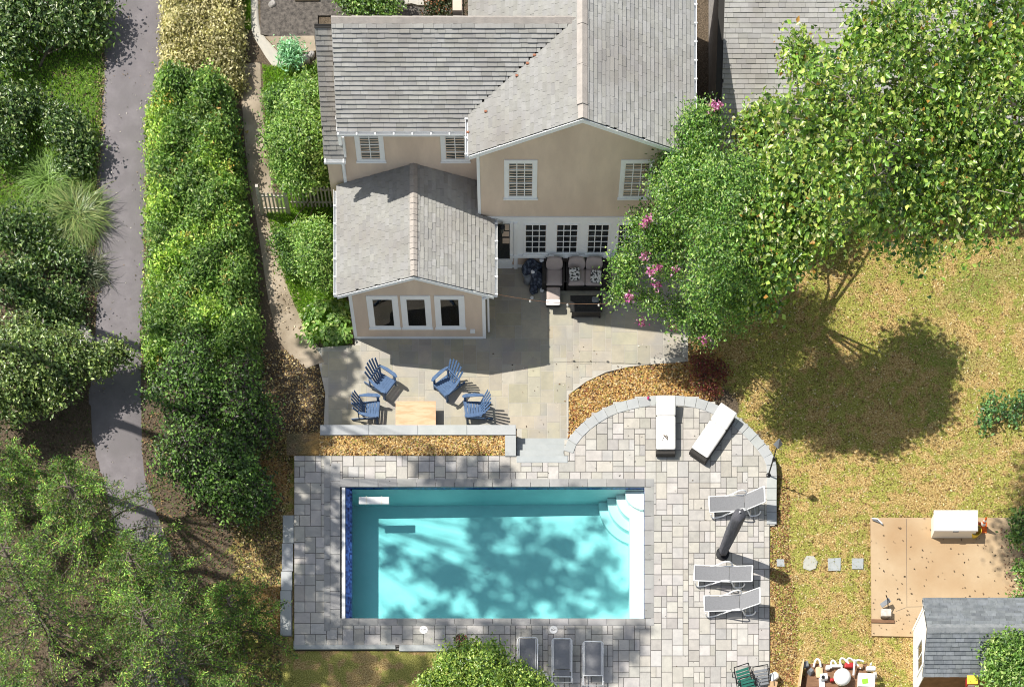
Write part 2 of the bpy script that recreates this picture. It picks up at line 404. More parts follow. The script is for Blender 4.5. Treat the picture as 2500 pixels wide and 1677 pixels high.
# ------------------------------------------------------------------ terrain
ARC = spline([(1376, 1100), (1386, 1074), (1411, 1043), (1445, 1015), (1480, 994), (1513, 982), (1570, 969), (1630, 965), (1698, 971), (1745, 986), (1786, 1008), (1820, 1033), (1847, 1059), (1872, 1088), (1888, 1112), (1896, 1140), (1896, 1210), (1896, 1280)], 5)
ARCW = [P(p.x, p.y, 0).to_2d() for p in ARC]
DECK = poly_px([(718, 1112), (1262, 1112), (1262, 1113), (1380, 1113)], 0) + [(p.x, p.y) for p in ARCW] + poly_px([(1879, 1281), (1879, 1790), (1120, 1790), (1120, 1578), (718, 1578)], 0)
POOL = (P(832, 0).x, P(1573, 0).x, P(0, 1510).y, P(0, 1187).y)     # x0 x1 y0 y1
DRIVE = poly_px([(255, -60), (250, 120), (248, 300), (236, 430), (232, 560), (235, 700), (225, 850), (215, 960), (222, 1060), (245, 1150), (300, 1350), (330, 1720), (480, 1720), (420, 1350), (360, 1200), (346, 1100), (345, 800), (355, 600), (358, 300), (398, 200), (402, 60), (408, -60)], -0.6)
PATIO = poly_px([(770, 850), (800, 846), (866, 842), (866, 700), (1190, 700), (1190, 560), (1620, 560), (1700, 640), (1715, 790), (1680, 815), (1680, 882), (1600, 888), (1535, 895), (1480, 908), (1430, 932), (1388, 963), (1388, 1078), (1262, 1078), (1262, 1046), (790, 1046), (794, 960)], PATIO_Z)
PAD = poly_px([(2125, 1264), (2520, 1264), (2520, 1560), (2128, 1552)], -0.06)
LUSH = [poly_px(p, -0.6) for p in ([(-40, 60), (255, 60), (252, 300), (238, 430), (232, 600), (150, 640), (60, 600), (-40, 600)], [(540, -40), (612, -40), (612, 70), (545, 66)],
        [(640, 160), (800, 160), (820, 520), (700, 520), (650, 330)], [(650, 520), (820, 520), (860, 840), (760, 840), (700, 700)])]
LAWN = [poly_px(p, -0.4) for p in ([(1640, 560), (2900, 380), (2900, 2400), (1000, 2400), (1000, 1790), (1860, 1790), (1860, 1240), (1880, 1100), (1790, 960), (1700, 880)],)]
MULCH = [poly_px(p, -0.5) for p in ([(1380, 1090), (1386, 962), (1430, 928), (1520, 894), (1600, 884), (1674, 880), (1672, 822), (1730, 840), (1790, 905), (1745, 925), (1760, 960), (1700, 990), (1600, 985), (1500, 1000), (1420, 1060)], [(610, 1120), (700, 1130), (700, 1240), (620, 1200)], [(560, 1450), (690, 1440), (690, 1560), (600, 1500)])]
LAWN_UP = poly_px([(1900, 560), (2700, 380), (2700, 1180), (2330, 1150), (2150, 780)], -0.5)
def terrain_z(x, y):
    t = smooth(-2.4, -7.0, y)
    z = -0.63 + 0.55 * t
    z = z - 0.16 * smooth(-7.5, -9.5, x) * t
    return z + 0.025 * np.sin(x * 0.7 + 1.3 * np.sin(y * 0.5)) * smooth(7.0, 9.0, np.abs(x))
def gz(x, y): return float(terrain_z(np.array(x, float), np.array(y, float)))
def make_ground():
    xs = np.arange(-24, 24.01, 0.16); ys = np.arange(-17.0, 15.01, 0.16)
    X, Y = np.meshgrid(xs, ys)
    Z = terrain_z(X, Y)
    j = 0.18
    JX = X + j * np.sin(Y * 5.1 + X * 2.3) + 0.1 * np.sin(Y * 13.0 - X * 7); JY = Y + j * np.cos(X * 4.7 - Y * 1.9) + 0.1 * np.sin(X * 11 + Y * 5)
    zone = np.zeros(X.shape + (4,), np.float32); zone[..., 3] = 1
    for p in LUSH + [poly_px([(-1500, -400), (-36, -400), (-36, 1700), (-1500, 1900)], -0.6)]: zone[..., 0][inside_np(p, JX, JY)] = 0.75
    for p in LAWN: zone[..., 1][inside_np(p, JX, JY)] = 1.0
    mid = (JX > -10.2) & (JX < 2) & (JY < -3.0); zone[..., 1][mid] = 0.8
    up_ = LAWN_UP; zone[..., 0][inside_np(up_, JX, JY) & (np.sin(X * 1.3 + np.sin(Y * 1.7)) * np.sin(Y * 1.1 + X * 0.4) > -0.1)] = 0.0
    zone[..., 1][inside_np(LAWN[0], JX, JY)] = 1.0
    gm = inside_np(up_, JX, JY) * np.clip(0.12 + 0.5 * np.sin(X * 1.1 + 2 * np.sin(Y * 0.9)) * np.sin(Y * 1.3 - X * 0.5), 0, 0.45); zone[..., 1] -= gm * (zone[..., 1] > 0.9); zone[..., 0] = np.maximum(zone[..., 0], (gm > 0) * 0.9)
    for p in MULCH:
        m = inside_np(p, JX, JY); zone[..., 2][m] = 0.95
    deckm = inside_np(DECK, X, Y) | inside_np(PATIO, X, Y)
    Z = np.where(deckm, Z - 0.12, Z); Z = np.where(inside_np(DECK, X, Y), np.minimum(Z, -0.45), Z)
    Z = np.where(inside_np(DRIVE, X, Y), Z - 0.03, Z); Z = np.where(inside_np(PAD, X, Y), Z - 0.06, Z)
    x0, x1, y0, y1 = POOL
    hole = (X > x0 - 0.5) & (X < x1 + 0.5) & (Y > y0 - 0.5) & (Y < y1 + 0.5)
    ny, nx = X.shape
    idx = np.arange(nx * ny).reshape(ny, nx)
    q = np.stack([idx[:-1, :-1], idx[:-1, 1:], idx[1:, 1:], idx[1:, :-1]], -1).reshape(-1, 4)
    hq = hole[:-1, :-1] & hole[1:, 1:] & hole[:-1, 1:] & hole[1:, :-1]
    q = q[~hq.reshape(-1)]
    V = np.stack([X, Y, Z], -1).reshape(-1, 3)
    # skirts from the edge of the fine grid out to the far distance
    ZN = zone.reshape(-1, 4); B = 400.0; VV = [V]; QQ = [q]; ZZ = [ZN]; nv = len(V)
    for ids, dx, dy in ((idx[0, :], 0, -1), (idx[-1, ::-1], 0, 1), (idx[::-1, 0], -1, 0), (idx[:, -1], 1, 0)):
        o_ = V[ids].copy()
        if dx: o_[:, 0] = dx * B
        if dy: o_[:, 1] = dy * B
        n_ = len(ids); VV.append(o_); ZZ.append(ZN[ids]); j_ = np.arange(n_ - 1)
        QQ.append(np.stack([nv + j_, nv + j_ + 1, ids[1:], ids[:-1]], 1)); nv += n_
    for iy, ix, sx, sy in ((0, 0, -1, -1), (0, -1, 1, -1), (-1, -1, 1, 1), (-1, 0, -1, 1)):
        c0 = idx[iy, ix]; p_ = V[c0]
        VV.append(np.array([[sx * B, p_[1], p_[2]], [sx * B, sy * B, p_[2]], [p_[0], sy * B, p_[2]]])); ZZ.append(np.repeat(ZN[c0:c0 + 1], 3, 0))
        f_ = (c0, nv, nv + 1, nv + 2); QQ.append(np.array([f_ if sx * sy < 0 else f_[::-1]])); nv += 3
    V = np.vstack(VV); q = np.vstack(QQ); ZALL = np.vstack(ZZ)
    me = mesh_np('ground', V, q)
    at = me.attributes.new('zone', 'FLOAT_COLOR', 'POINT')
    zz = ZALL.astype(np.float32)
    at.data.foreach_set('color', zz.ravel())
    me.materials.append(M['ground']); me.polygons.foreach_set('use_smooth', [True] * len(me.polygons))
    tag(link('ground', me), kind='structure')
def mesh_np(name, V, F):
    me = bpy.data.meshes.new(name); n = F.shape[1]
    me.vertices.add(len(V)); me.vertices.foreach_set('co', np.ascontiguousarray(V, np.float32).ravel())
    me.loops.add(F.size); me.loops.foreach_set('vertex_index', np.ascontiguousarray(F, np.int32).ravel())
    me.polygons.add(len(F)); me.polygons.foreach_set('loop_start', np.arange(0, F.size, n, dtype=np.int32))
    me.polygons.foreach_set('loop_total', np.full(len(F), n, np.int32))
    me.update(calc_edges=True)
    return me
make_ground()

def sheet(name, poly, zf, material, thick=0.12, step=None, kind='structure'):
    """flat slab with an outline; zf may be a height or a function of x, y (then cut into strips)"""
    from mathutils.geometry import tessellate_polygon
    mb = MB()
    if callable(zf):
        pts = [(x, y, zf(x, y)) for x, y in poly]
    else: pts = [(x, y, zf) for x, y in poly]
    tri = tessellate_polygon([[Vector((p[0], p[1], 0)) for p in pts]])
    n = len(pts); mb.add(pts, tri)
    mb.add(pts + [(p[0], p[1], p[2] - thick) for p in pts], [(i, (i + 1) % n, (i + 1) % n + n, i + n) for i in range(n)])
    return tag(mb.build(name, material), kind=kind)

def strip_surface(name, left, right, zoff, material, m=6):
    """road or path between two edge lines, following the terrain"""
    L = spline([(*p, 0) for p in left], 10); Rr = spline([(*p, 0) for p in right], 10)
    mb = MB(); n = min(len(L), len(Rr)); rows = []
    for i in range(n):
        row = []
        for k in range(m + 1):
            p = L[i].lerp(Rr[i], k / m)
            e = 0.06 if k in (0, m) else 0.0
            row.append((p.x, p.y, gz(p.x, p.y) + zoff - e))
        rows.append(row)
    vs = [v for r in rows for v in r]; w = m + 1
    fs = [(i * w + k, i * w + k + 1, (i + 1) * w + k + 1, (i + 1) * w + k) for i in range(n - 1) for k in range(m)]
    mb.add(vs, fs)
    return tag(mb.build(name, material, smooth=True), kind='structure')
dl = [(252, -120), (250, 120), (248, 300), (236, 430), (232, 560), (235, 700), (225, 850), (215, 960), (225, 1080), (255, 1200), (300, 1400), (330, 1800)]
dr = [(410, -120), (402, 120), (372, 280), (358, 430), (356, 560), (352, 700), (345, 850), (344, 960), (348, 1080), (372, 1200), (430, 1400), (480, 1800)]
strip_surface('driveway', poly_px(dl, -0.6), poly_px(dr, -0.6), 0.03, M['asphalt'])
strip_surface('garden_path', poly_px([(570, 160), (585, 240), (592, 330), (603, 440), (622, 540), (637, 640), (652, 740), (680, 840), (745, 900)], -0.6), poly_px([(640, 150), (642, 240), (652, 330), (665, 440), (688, 540), (700, 640), (728, 740), (775, 830), (800, 880)], -0.6), 0.035, M['concrete_path'])
strip_surface('garden_path', poly_px([(608, -60), (610, 60), (640, 125), (668, 165)], -0.6), poly_px([(632, -60), (634, 60), (668, 108), (712, 160)], -0.6), 0.05, M['mortar'])
M['terrace_earth'] = mat('terrace_earth', (0.05, 0.045, 0.04), (0.16, 0.14, 0.12), 7, 0.95, 0.6, 30)
sheet('courtyard', poly_px([(636, -60), (636, 85), (668, 92), (776, 92), (776, 40), (1130, 40), (1130, -60)], -0.6), -0.57, M['terrace_earth'], 0.1)
sheet('stone_landing', poly_px([(648, 94), (680, 128), (700, 140), (772, 128), (768, 92)], -0.6), -0.52, M['concrete_path'], 0.15)
sheet('stone_landing', poly_px([(985, -50), (988, 16), (1005, 14), (1020, 18), (1056, 18), (1056, -50)], -0.6), -0.50, M['mortar'], 0.15)
sheet('stone_landing', poly_px([(720, -50), (720, 6), (780, 6), (780, -50)], -0.6), -0.50, M['concrete_path'], 0.15)

# ------------------------------------------------------------------ flagstone patio
def pack(mask, sizes, rnd):
    """greedy rectangles on a unit grid; mask[y][x] True = to fill"""
    ny, nx = mask.shape; free = mask.copy(); out = []
    for y in range(ny):
        x = 0
        while x < nx:
            if not free[y, x]: x += 1; continue
            opts = sizes[:]; rnd.shuffle(opts); done = False
            for (w, h) in opts:
                if x + w <= nx and y + h <= ny and free[y:y + h, x:x + w].all():
                    free[y:y + h, x:x + w] = False; out.append((x, y, w, h)); done = True; break
            if not done:
                free[y, x] = False; out.append((x, y, 1, 1))
            x += 1
    return out
def slab_mesh(name, w, l, t, b, material):
    key = (name, round(w, 3), round(l, 3))
    if key not in KIDS:
        KIDS[key] = MB().bbox(-w / 2, w / 2, -l / 2, l / 2, -t, 0, b).mesh(name, material)
    return KIDS[key]
def lay_patio():
    base = sheet('patio', PATIO, PATIO_Z - 0.006, M['mortar'], 0.15)
    xs = [p[0] for p in PATIO]; ys = [p[1] for p in PATIO]; u = 0.235; rnd = random.Random(3)
    nx = int((max(xs) - min(xs)) / u) + 1; ny = int((max(ys) - min(ys)) / u) + 1
    gx = min(xs) + (np.arange(nx) + 0.5) * u; gy = min(ys) + (np.arange(ny) + 0.5) * u
    X, Y = np.meshgrid(gx, gy); ok = inside_np(PATIO, X, Y)
    for dx in (-0.1, 0.1):
        for dy in (-0.1, 0.1): ok &= inside_np(PATIO, X + dx, Y + dy)
    ok &= ~((X > -5.75) & (X < -1.1) & (Y > 0.6)) & ~(Y > 3.1)
    sizes = [(2, 2)] * 2 + [(3, 2)] * 4 + [(2, 3)] * 3 + [(3, 3)] * 2 + [(2, 1), (1, 2), (4, 2), (4, 3)]
    for (x, y, w, h) in pack(ok, sizes, rnd):
        g = 0.016
        o = link('flagstone', slab_mesh('flagstone', w * u - g, h * u - g, 0.04, 0.004, M['flag_obj']), base)
        o.location = (min(xs) + (x + w / 2) * u, min(ys) + (y + h / 2) * u, PATIO_Z + rnd.uniform(-0.001, 0.004))
        k = rnd.uniform(0.89, 1.06); o.color = (k * rnd.uniform(0.98, 1.05), k, k * rnd.uniform(0.92, 1.04), 1)
lay_patio()

# ------------------------------------------------------------------ pool deck
def lay_deck():
    from mathutils.geometry import tessellate_polygon
    x0, x1, y0, y1 = POOL
    hole = [(x0 - 0.05, y0 - 0.05), (x1 + 0.05, y0 - 0.05), (x1 + 0.05, y1 + 0.05), (x0 - 0.05, y1 + 0.05)]
    loops = [[Vector((*p, 0)) for p in DECK], [Vector((*p, 0)) for p in hole]]
    tri = tessellate_polygon(loops); pts = [(*p, -0.014) for p in DECK] + [(*p, -0.014) for p in hole]
    mb = MB().add(pts, tri); n = len(DECK)
    mb.add([(*p, -0.014) for p in DECK] + [(*p, -0.5) for p in DECK], [(i, (i + 1) % n, (i + 1) % n + n, i + n) for i in range(n)])
    deck = tag(mb.build('pool_deck', M['joint']), kind='structure')
    ox, oy = P(718, 0).x, P(0, 1112).y; W = P(1879, 0).x - ox; u = W / 88.0; rnd = random.Random(11)
    top = P(0, 960).y; bot = P(0, 1780).y
    j0 = int(math.floor((bot - oy) / u)); j1 = int(math.ceil((top - oy) / u)); nx = 91
    gx = ox + (np.arange(nx) + 0.5) * u; gy = oy + (np.arange(j0, j1) + 0.5) * u
    X, Y = np.meshgrid(gx, gy); ok = inside_np(DECK, X, Y)
    ok &= ~((X > x0 - 0.50) & (X < x1 + 0.28) & (Y > y0 - 0.18) & (Y < y1 + 0.20))
    items = pack(ok, [(2, 2)] * 5 + [(2, 1)] * 2 + [(1, 2)] * 2 + [(3, 2)] * 2 + [(2, 3)] * 2, rnd)
    rows = []
    for (x, y, w, h) in items:
        c = (ox + (x + w / 2) * u, oy + (y + j0 + h / 2) * u)
        px, py = PX((*c, 0)); vis = -20 < px < 2520 and -20 < py < 1697
        rows.append((-(w * h) if vis else 0, c, w, h))
    order = sorted(range(len(rows)), key=lambda i: (rows[i][0], rnd.random()))
    rest = MB(); tints = []
    for n_, i in enumerate(order):
        _, c, w, h = rows[i]; g = 0.017; z = rnd.uniform(-0.0015, 0.0025)
        k = rnd.choice([0.85, 0.93, 0.98, 1.02, 1.05, 1.09]) * rnd.uniform(0.96, 1.04); t = (k * rnd.uniform(0.99, 1.03), k, k * rnd.uniform(0.94, 1.03), 1)
        if n_ < 300:
            o = link('paver', slab_mesh('paver', w * u - g, h * u - g, 0.03, 0.007, M['paver_obj']), deck, (c[0], c[1], z)); o.color = t
        else:
            a = len(rest.v)
            rest.bbox(c[0] - w * u / 2 + g / 2, c[0] + w * u / 2 - g / 2, c[1] - h * u / 2 + g / 2, c[1] + h * u / 2 - g / 2, z - 0.03, z, 0.007)
            tints += [t] * (len(rest.v) - a)
    me = rest.mesh('paver', M['paver']); at = me.attributes.new('tint', 'FLOAT_COLOR', 'POINT')
    at.data.foreach_set('color', np.array(tints, np.float32).ravel())
    tag(link('paver', me, deck), kind='stuff')
lay_deck()

# ------------------------------------------------------------------ pool
def stone(name, quad, z0, z1, parent, material, rnd, b=0.008, lo=0.88, hi=1.1):
    """four-cornered stone with a chamfered upper edge; quad in world xy"""
    c = Vector((sum(p[0] for p in quad) / 4, sum(p[1] for p in quad) / 4)); mb = MB()
    loc = parent.location if parent.parent is None else parent.parent.location
    q = [(p[0] - loc.x, p[1] - loc.y) for p in quad]; cc = (c.x - loc.x, c.y - loc.y)
    def ins(p):
        d = Vector((cc[0] - p[0], cc[1] - p[1])); d.normalize(); return (p[0] + d.x * b * 1.4, p[1] + d.y * b * 1.4)
    zz0, zz1 = z0 - loc.z, z1 - loc.z
    vs = [(*p, zz0) for p in q] + [(*p, zz1 - b) for p in q] + [(*ins(p), zz1) for p in q]
    fs = [(3, 2, 1, 0), (8, 9, 10, 11)]
    for i in range(4):
        j = (i + 1) % 4; fs += [(i, j, j + 4, i + 4), (i + 4, j + 4, j + 8, i + 8)]
    mb.add(vs, fs); o = mb.build(name, material, parent)
    k = rnd.uniform(lo, hi); o.color = (k, k * rnd.uniform(0.99, 1.01), k * rnd.uniform(0.98, 1.03), 1)
    return o
def quad_px(x0, y0, x1, y1, z=0.0, g=0.006):
    a = P(x0, y1, z); b = P(x1, y0, z)
    return [(a.x + g, a.y + g), (b.x - g, a.y + g), (b.x - g, b.y - g), (a.x + g, b.y - g)]
def make_pool():
    x0, x1, y0, y1 = POOL; rnd = random.Random(5)
    root = thing('swimming_pool', 'rectangular turquoise swimming pool with grey stone coping and corner steps', 'swimming pool', ((x0 + x1) / 2, (y0 + y1) / 2, 0))
    mb = MB()   # plaster shell: sloping floor and walls up to the tile line
    zt, za, zb = -0.14, -1.42, -1.22
    mb.add([(x0, y0, za), (x1, y0, zb), (x1, y1, zb), (x0, y1, za), (x0, y0, zt), (x1, y0, zt), (x1, y1, zt), (x0, y1, zt)],
           [(0, 1, 2, 3), (0, 4, 5, 1), (1, 5, 6, 2), (2, 6, 7, 3), (3, 7, 4, 0)])
    mb.build('basin', M['plaster'], root, world=True)
    t = 0.012
    for nm, bx in (('tile_band', (x0, x1, y1 - t, y1 + 0.03)), ('tile_band', (x0, x1, y0 - 0.03, y0 + t)), ('tile_band', (x1 - t, x1 + 0.03, y0 + t, y1 - t))):
        MB().box(*bx, -0.20, -0.035).build(nm, M['blue_tile'], root, world=True)
    # west end: cover track and sloping tiled ledge
    mb = MB(); e = x0 + 0.17; f = x0 + 0.40
    mb.add([(e, y0 + t, -0.05), (f, y0 + t, -0.16), (f, y1 - t, -0.16), (e, y1 - t, -0.05), (f, y0 + t, -0.5), (f, y1 - t, -0.5), (e, y0 + t, -0.5), (e, y1 - t, -0.5)], [(0, 1, 2, 3), (1, 4, 5, 2), (6, 4, 1, 0), (5, 7, 3, 2)])
    mb.build('tile_ledge', M['blue_tile'], root, world=True)
    MB().box(x0 + 0.035, e - 0.015, y0 + t, y1 - t, -0.2, -0.03).build('cover_track', M['white_paint'], root, world=True)
    MB().box(x0 - 0.02, x0 + 0.03, y0 + t, y1 - t, -0.2, -0.045).build('cover_slot', M['black'], root, world=True)
    # east bench, south-east ledge, north-west ledge
    MB().box(x1 - 0.50, x1 - 0.005, y0 + 0.005, y1 - 0.02, -1.5, -0.42).build('bench', M['plaster'], root, world=True)
    MB().box(x1 - 2.0, x1 - 0.505, y0 + 0.005, y0 + 0.19, -1.5, -0.44).build('bench', M['plaster'], root, world=True)
    for i, (r, z) in enumerate(((0.66, -0.30), (0.98, -0.55), (1.29, -0.80), (1.60, -1.05))):
        poly = [(x1 - 0.01, y1 - 0.02)] + [(x1 - 0.01 - r * math.cos(t_ * math.pi / 32), y1 - 0.02 - r * math.sin(t_ * math.pi / 32)) for t_ in range(17)]
        MB().prism(poly[::-1] if False else poly, -1.65, z).build('step', M['plaster'], root, world=True)
    MB().lathe([(0.14, 0), (0.14, 0.012), (0.05, 0.018)], (-1.0, (y0 + y1) / 2, za + (zb - za) * (-1.0 - x0) / (x1 - x0) + 0.004), 16).build('drain', M['white_paint'], root, world=True)
    # coping stones
    def run(px0, px1, py0, py1, n, horiz):
        for i in range(n):
            if horiz: q = quad_px(px0 + (px1 - px0) * i / n, py0, px0 + (px1 - px0) * (i + 1) / n, py1)
            else: q = quad_px(px0, py0 + (py1 - py0) * i / n, px1, py0 + (py1 - py0) * (i + 1) / n)
            stone('coping_stone', q, -0.05, 0.012, root, M['coping'], rnd)
    run(830, 1575, 1168.5, 1188.5, 16, True); run(830, 1575, 1508.5, 1527, 16, True)
    run(1573, 1597, 1188.5, 1508.5, 9, False)
    a = [P(x, y).to_2d() for x, y in ((1575, 1188.5), (1597, 1170), (1597, 1188.5))]
    stone('coping_stone', [tuple(P(1576, 1188).to_2d()), tuple(P(1597, 1188).to_2d()), tuple(P(1597, 1169).to_2d()), tuple(P(1576, 1169).to_2d())], -0.05, 0.012, root, M['coping'], rnd)
    stone('coping_stone', [tuple(P(1576, 1527).to_2d()), tuple(P(1597, 1527).to_2d()), tuple(P(1597, 1509).to_2d()), tuple(P(1576, 1509).to_2d())], -0.05, 0.012, root, M['coping'], rnd)
    run(791, 806, 1120, 1540, 12, False); run(806, 831, 1130, 1532, 9, False)
    # closed body of water
    mb = MB().box(e - 0.1, x1 + 0.02, y0 - 0.02, y1 + 0.02, -2.2, -0.135)
    tag(mb.build('water', M['water']), kind='structure')
make_pool()
a = P(876, 1230, -0.10); b = P(950, 1212, -0.10); c_ = (a + b) / 2
fl = thing('pool_float', 'white floating board in the upper left of the pool', 'float', (c_.x, c_.y, -0.14))
MB().bbox(a.x, b.x, a.y, b.y, -0.16, -0.09, 0.02).build('board', M['white_plastic'], fl, world=True)
for s in (0.25, 0.75): MB().box(a.x + (b.x - a.x) * s - 0.02, a.x + (b.x - a.x) * s + 0.02, a.y - 0.01, b.y + 0.01, -0.155, -0.086).build('strap', M['cream'], fl, world=True)

# ------------------------------------------------------------------ retaining walls and steps
def cap_run(root, line, width, zt, th, seg, rnd, side=1, material=None):
    """cap stones along a polyline (outer edge), width measured inward"""
    pts = [Vector(p) for p in line]; ds = [0]
    for a, b in zip(pts, pts[1:]): ds.append(ds[-1] + (b - a).length)
    def at(s):
        s = max(0, min(ds[-1], s))
        for i in range(len(ds) - 1):
            if s <= ds[i + 1] + 1e-9:
                t = (s - ds[i]) / max(1e-9, ds[i + 1] - ds[i]); p = pts[i].lerp(pts[i + 1], t)
                a = pts[max(0, i - 1)]; b = pts[min(len(pts) - 1, i + 2)]; d = (b - a).normalized(); return p, Vector((d.y, -d.x)) * side
        return pts[-1], Vector((0, 0))
    n = max(1, round(ds[-1] / seg)); w = ds[-1] / n
    for i in range(n):
        p0, n0 = at(i * w + 0.006); p1, n1 = at((i + 1) * w - 0.006)
        q = [tuple(p0), tuple(p1), tuple(p1 + n1 * width), tuple(p0 + n0 * width)]
        if side > 0: q = q[::-1]
        stone('cap_stone', q, zt - th, zt, root, material or M['cap'], rnd, 0.01, 0.93, 1.06)
def wall_body(root, line, width, z0, z1, side=1, inset=0.03):
    pts = [Vector(p) for p in line]; outer = []; inner = []
    for i, p in enumerate(pts):
        d = (pts[min(i + 1, len(pts) - 1)] - pts[max(i - 1, 0)]).normalized(); nrm = Vector((d.y, -d.x)) * side
        outer.append(p + nrm * inset); inner.append(p + nrm * (width - inset))
    n = len(pts); vs = [(*p, z) for z in (z0, z1) for p in outer] + [(*p, z) for z in (z0, z1) for p in inner]
    fs = []
    for i in range(n - 1):
        fs += [(i, i + 1, n + i + 1, n + i), (2 * n + i + 1, 2 * n + i, 3 * n + i, 3 * n + i + 1), (n + i, n + i + 1, 3 * n + i + 1, 3 * n + i)]
    fs += [(0, n, 3 * n, 2 * n), (n - 1, 3 * n - 1, 4 * n - 1, 2 * n - 1)]
    MB().add(vs, fs).build('wall_core', M['wall_stone'], root, world=True)
rw = random.Random(9)
w1 = thing('retaining_wall', 'curved grey stone retaining wall capping the rounded end of the pool deck', 'wall', P(1630, 965, -0.6))
cap_run(w1, ARCW, 0.36, 0.022, 0.06, 0.44, rw); wall_body(w1, ARCW, 0.36, -0.75, -0.04)
w2 = thing('retaining_wall', 'straight pale capped wall between the blue chairs and the mulch strip', 'wall', P(1000, 1040, -0.6))
l2 = [P(781, 1037, 0.05).to_2d(), P(1260, 1037, 0.05).to_2d()]; l2b = [P(1260, 1062, 0.05).to_2d(), P(1260, 1113, 0.05).to_2d()]
cap_run(w2, l2, 0.36, 0.05, 0.07, 1.75, rw); cap_run(w2, l2b, 0.40, 0.052, 0.07, 0.8, rw)
wall_body(w2, l2, 0.36, -0.75, -0.02); wall_body(w2, l2b, 0.40, -0.75, -0.018)
w3 = thing('retaining_wall', 'low stepped grey stone edging along the left side of the pool deck', 'wall', P(700, 1400, -0.4))
for a, b, x in ((1256, 1325, 690), (1325, 1393, 688), (1393, 1440, 686), (1440, 1550, 684)):
    cap_run(w3, [P(x, b).to_2d(), P(x, a).to_2d()], 0.40, -0.02, 0.06, 1.6, rw)
wall_body(w3, [P(688, 1550).to_2d(), P(688, 1257).to_2d()], 0.40, -0.6, -0.085)
w4 = thing('retaining_wall', 'grey stone edging along the lower edge of the deck by the potted flowers', 'wall', P(960, 1580, -0.4))
for a, b, y in ((716, 966, 1583), (974, 1122, 1588)):
    cap_run(w4, [P(b, y).to_2d(), P(a, y).to_2d()], 0.30, -0.01, 0.06, 2.6, rw)
wall_body(w4, [P(1120, 1584).to_2d(), P(718, 1584).to_2d()], 0.30, -0.6, -0.075)
st = thing('stone_steps', 'short flight of pale stone steps from the patio up to the pool deck', 'steps', P(1325, 1100, -0.6))
yb = P(0, 1113).y; xa, xb = P(1261, 0).x, P(1386, 0).x
for i, z in enumerate((0.016, -0.15, -0.30, -0.45)):
    ya = yb - 0.24 if i == 0 else yb + 0.30 * (i - 1) + 0.003
    o = MB().bbox(xa, xb if i < 1 else xb + 0.02, ya, yb + 0.30 * i, z - (0.03 if i == 0 else 0.16), z, 0.008).build('tread', M['cap'], st, world=True); o.color = (0.97, 0.99, 1.0, 1)
# raised mulch strip between the straight wall and the deck
mb = MB(); a = P(700, 1112, -0.05); b = P(1236, 1058, -0.05); nx, ny = 60, 9; rnd = random.Random(2)
vs = [(a.x + (b.x - a.x) * i / nx, a.y + 0.01 + (b.y - a.y) * j / ny, -0.045 + 0.03 * math.sin(math.pi * j / ny) + rnd.uniform(-0.012, 0.012)) for j in range(ny + 1) for i in range(nx + 1)]
mb.add(vs, [(j * (nx + 1) + i, j * (nx + 1) + i + 1, (j + 1) * (nx + 1) + i + 1, (j + 1) * (nx + 1) + i) for j in range(ny) for i in range(nx)])
o = mb.build('mulch_bed', M['ground'], smooth=True); me = o.data; at = me.attributes.new('zone', 'FLOAT_COLOR', 'POINT')
zz = np.zeros((len(me.vertices), 4), np.float32)
for i, v in enumerate(me.vertices): zz[i] = (0, 0.15, min(0.95, max(0.0, 0.5 + (v.co.x - P(765, 0).x) * 0.9 + rnd.uniform(-0.3, 0.3))), 1)
at.data.foreach_set('color', zz.ravel()); tag(o, kind='structure')
# concrete pad with score lines
pad = sheet('concrete_pad', PAD, -0.035, M['concrete_pad'], 0.12)
for (xa, ya, xb, yb_) in ((2213, 1266, 2214, 1481), (2214, 1481, 2262, 1480), (2187, 1492, 2213, 1482)):
    p = P(xa, ya, -0.035); q = P(xb, yb_, -0.035)
    MB().bar((p.x, p.y, -0.0345), (q.x, q.y, -0.0345), 0.012, 0.006).build('score_line', M['joint'], pad)
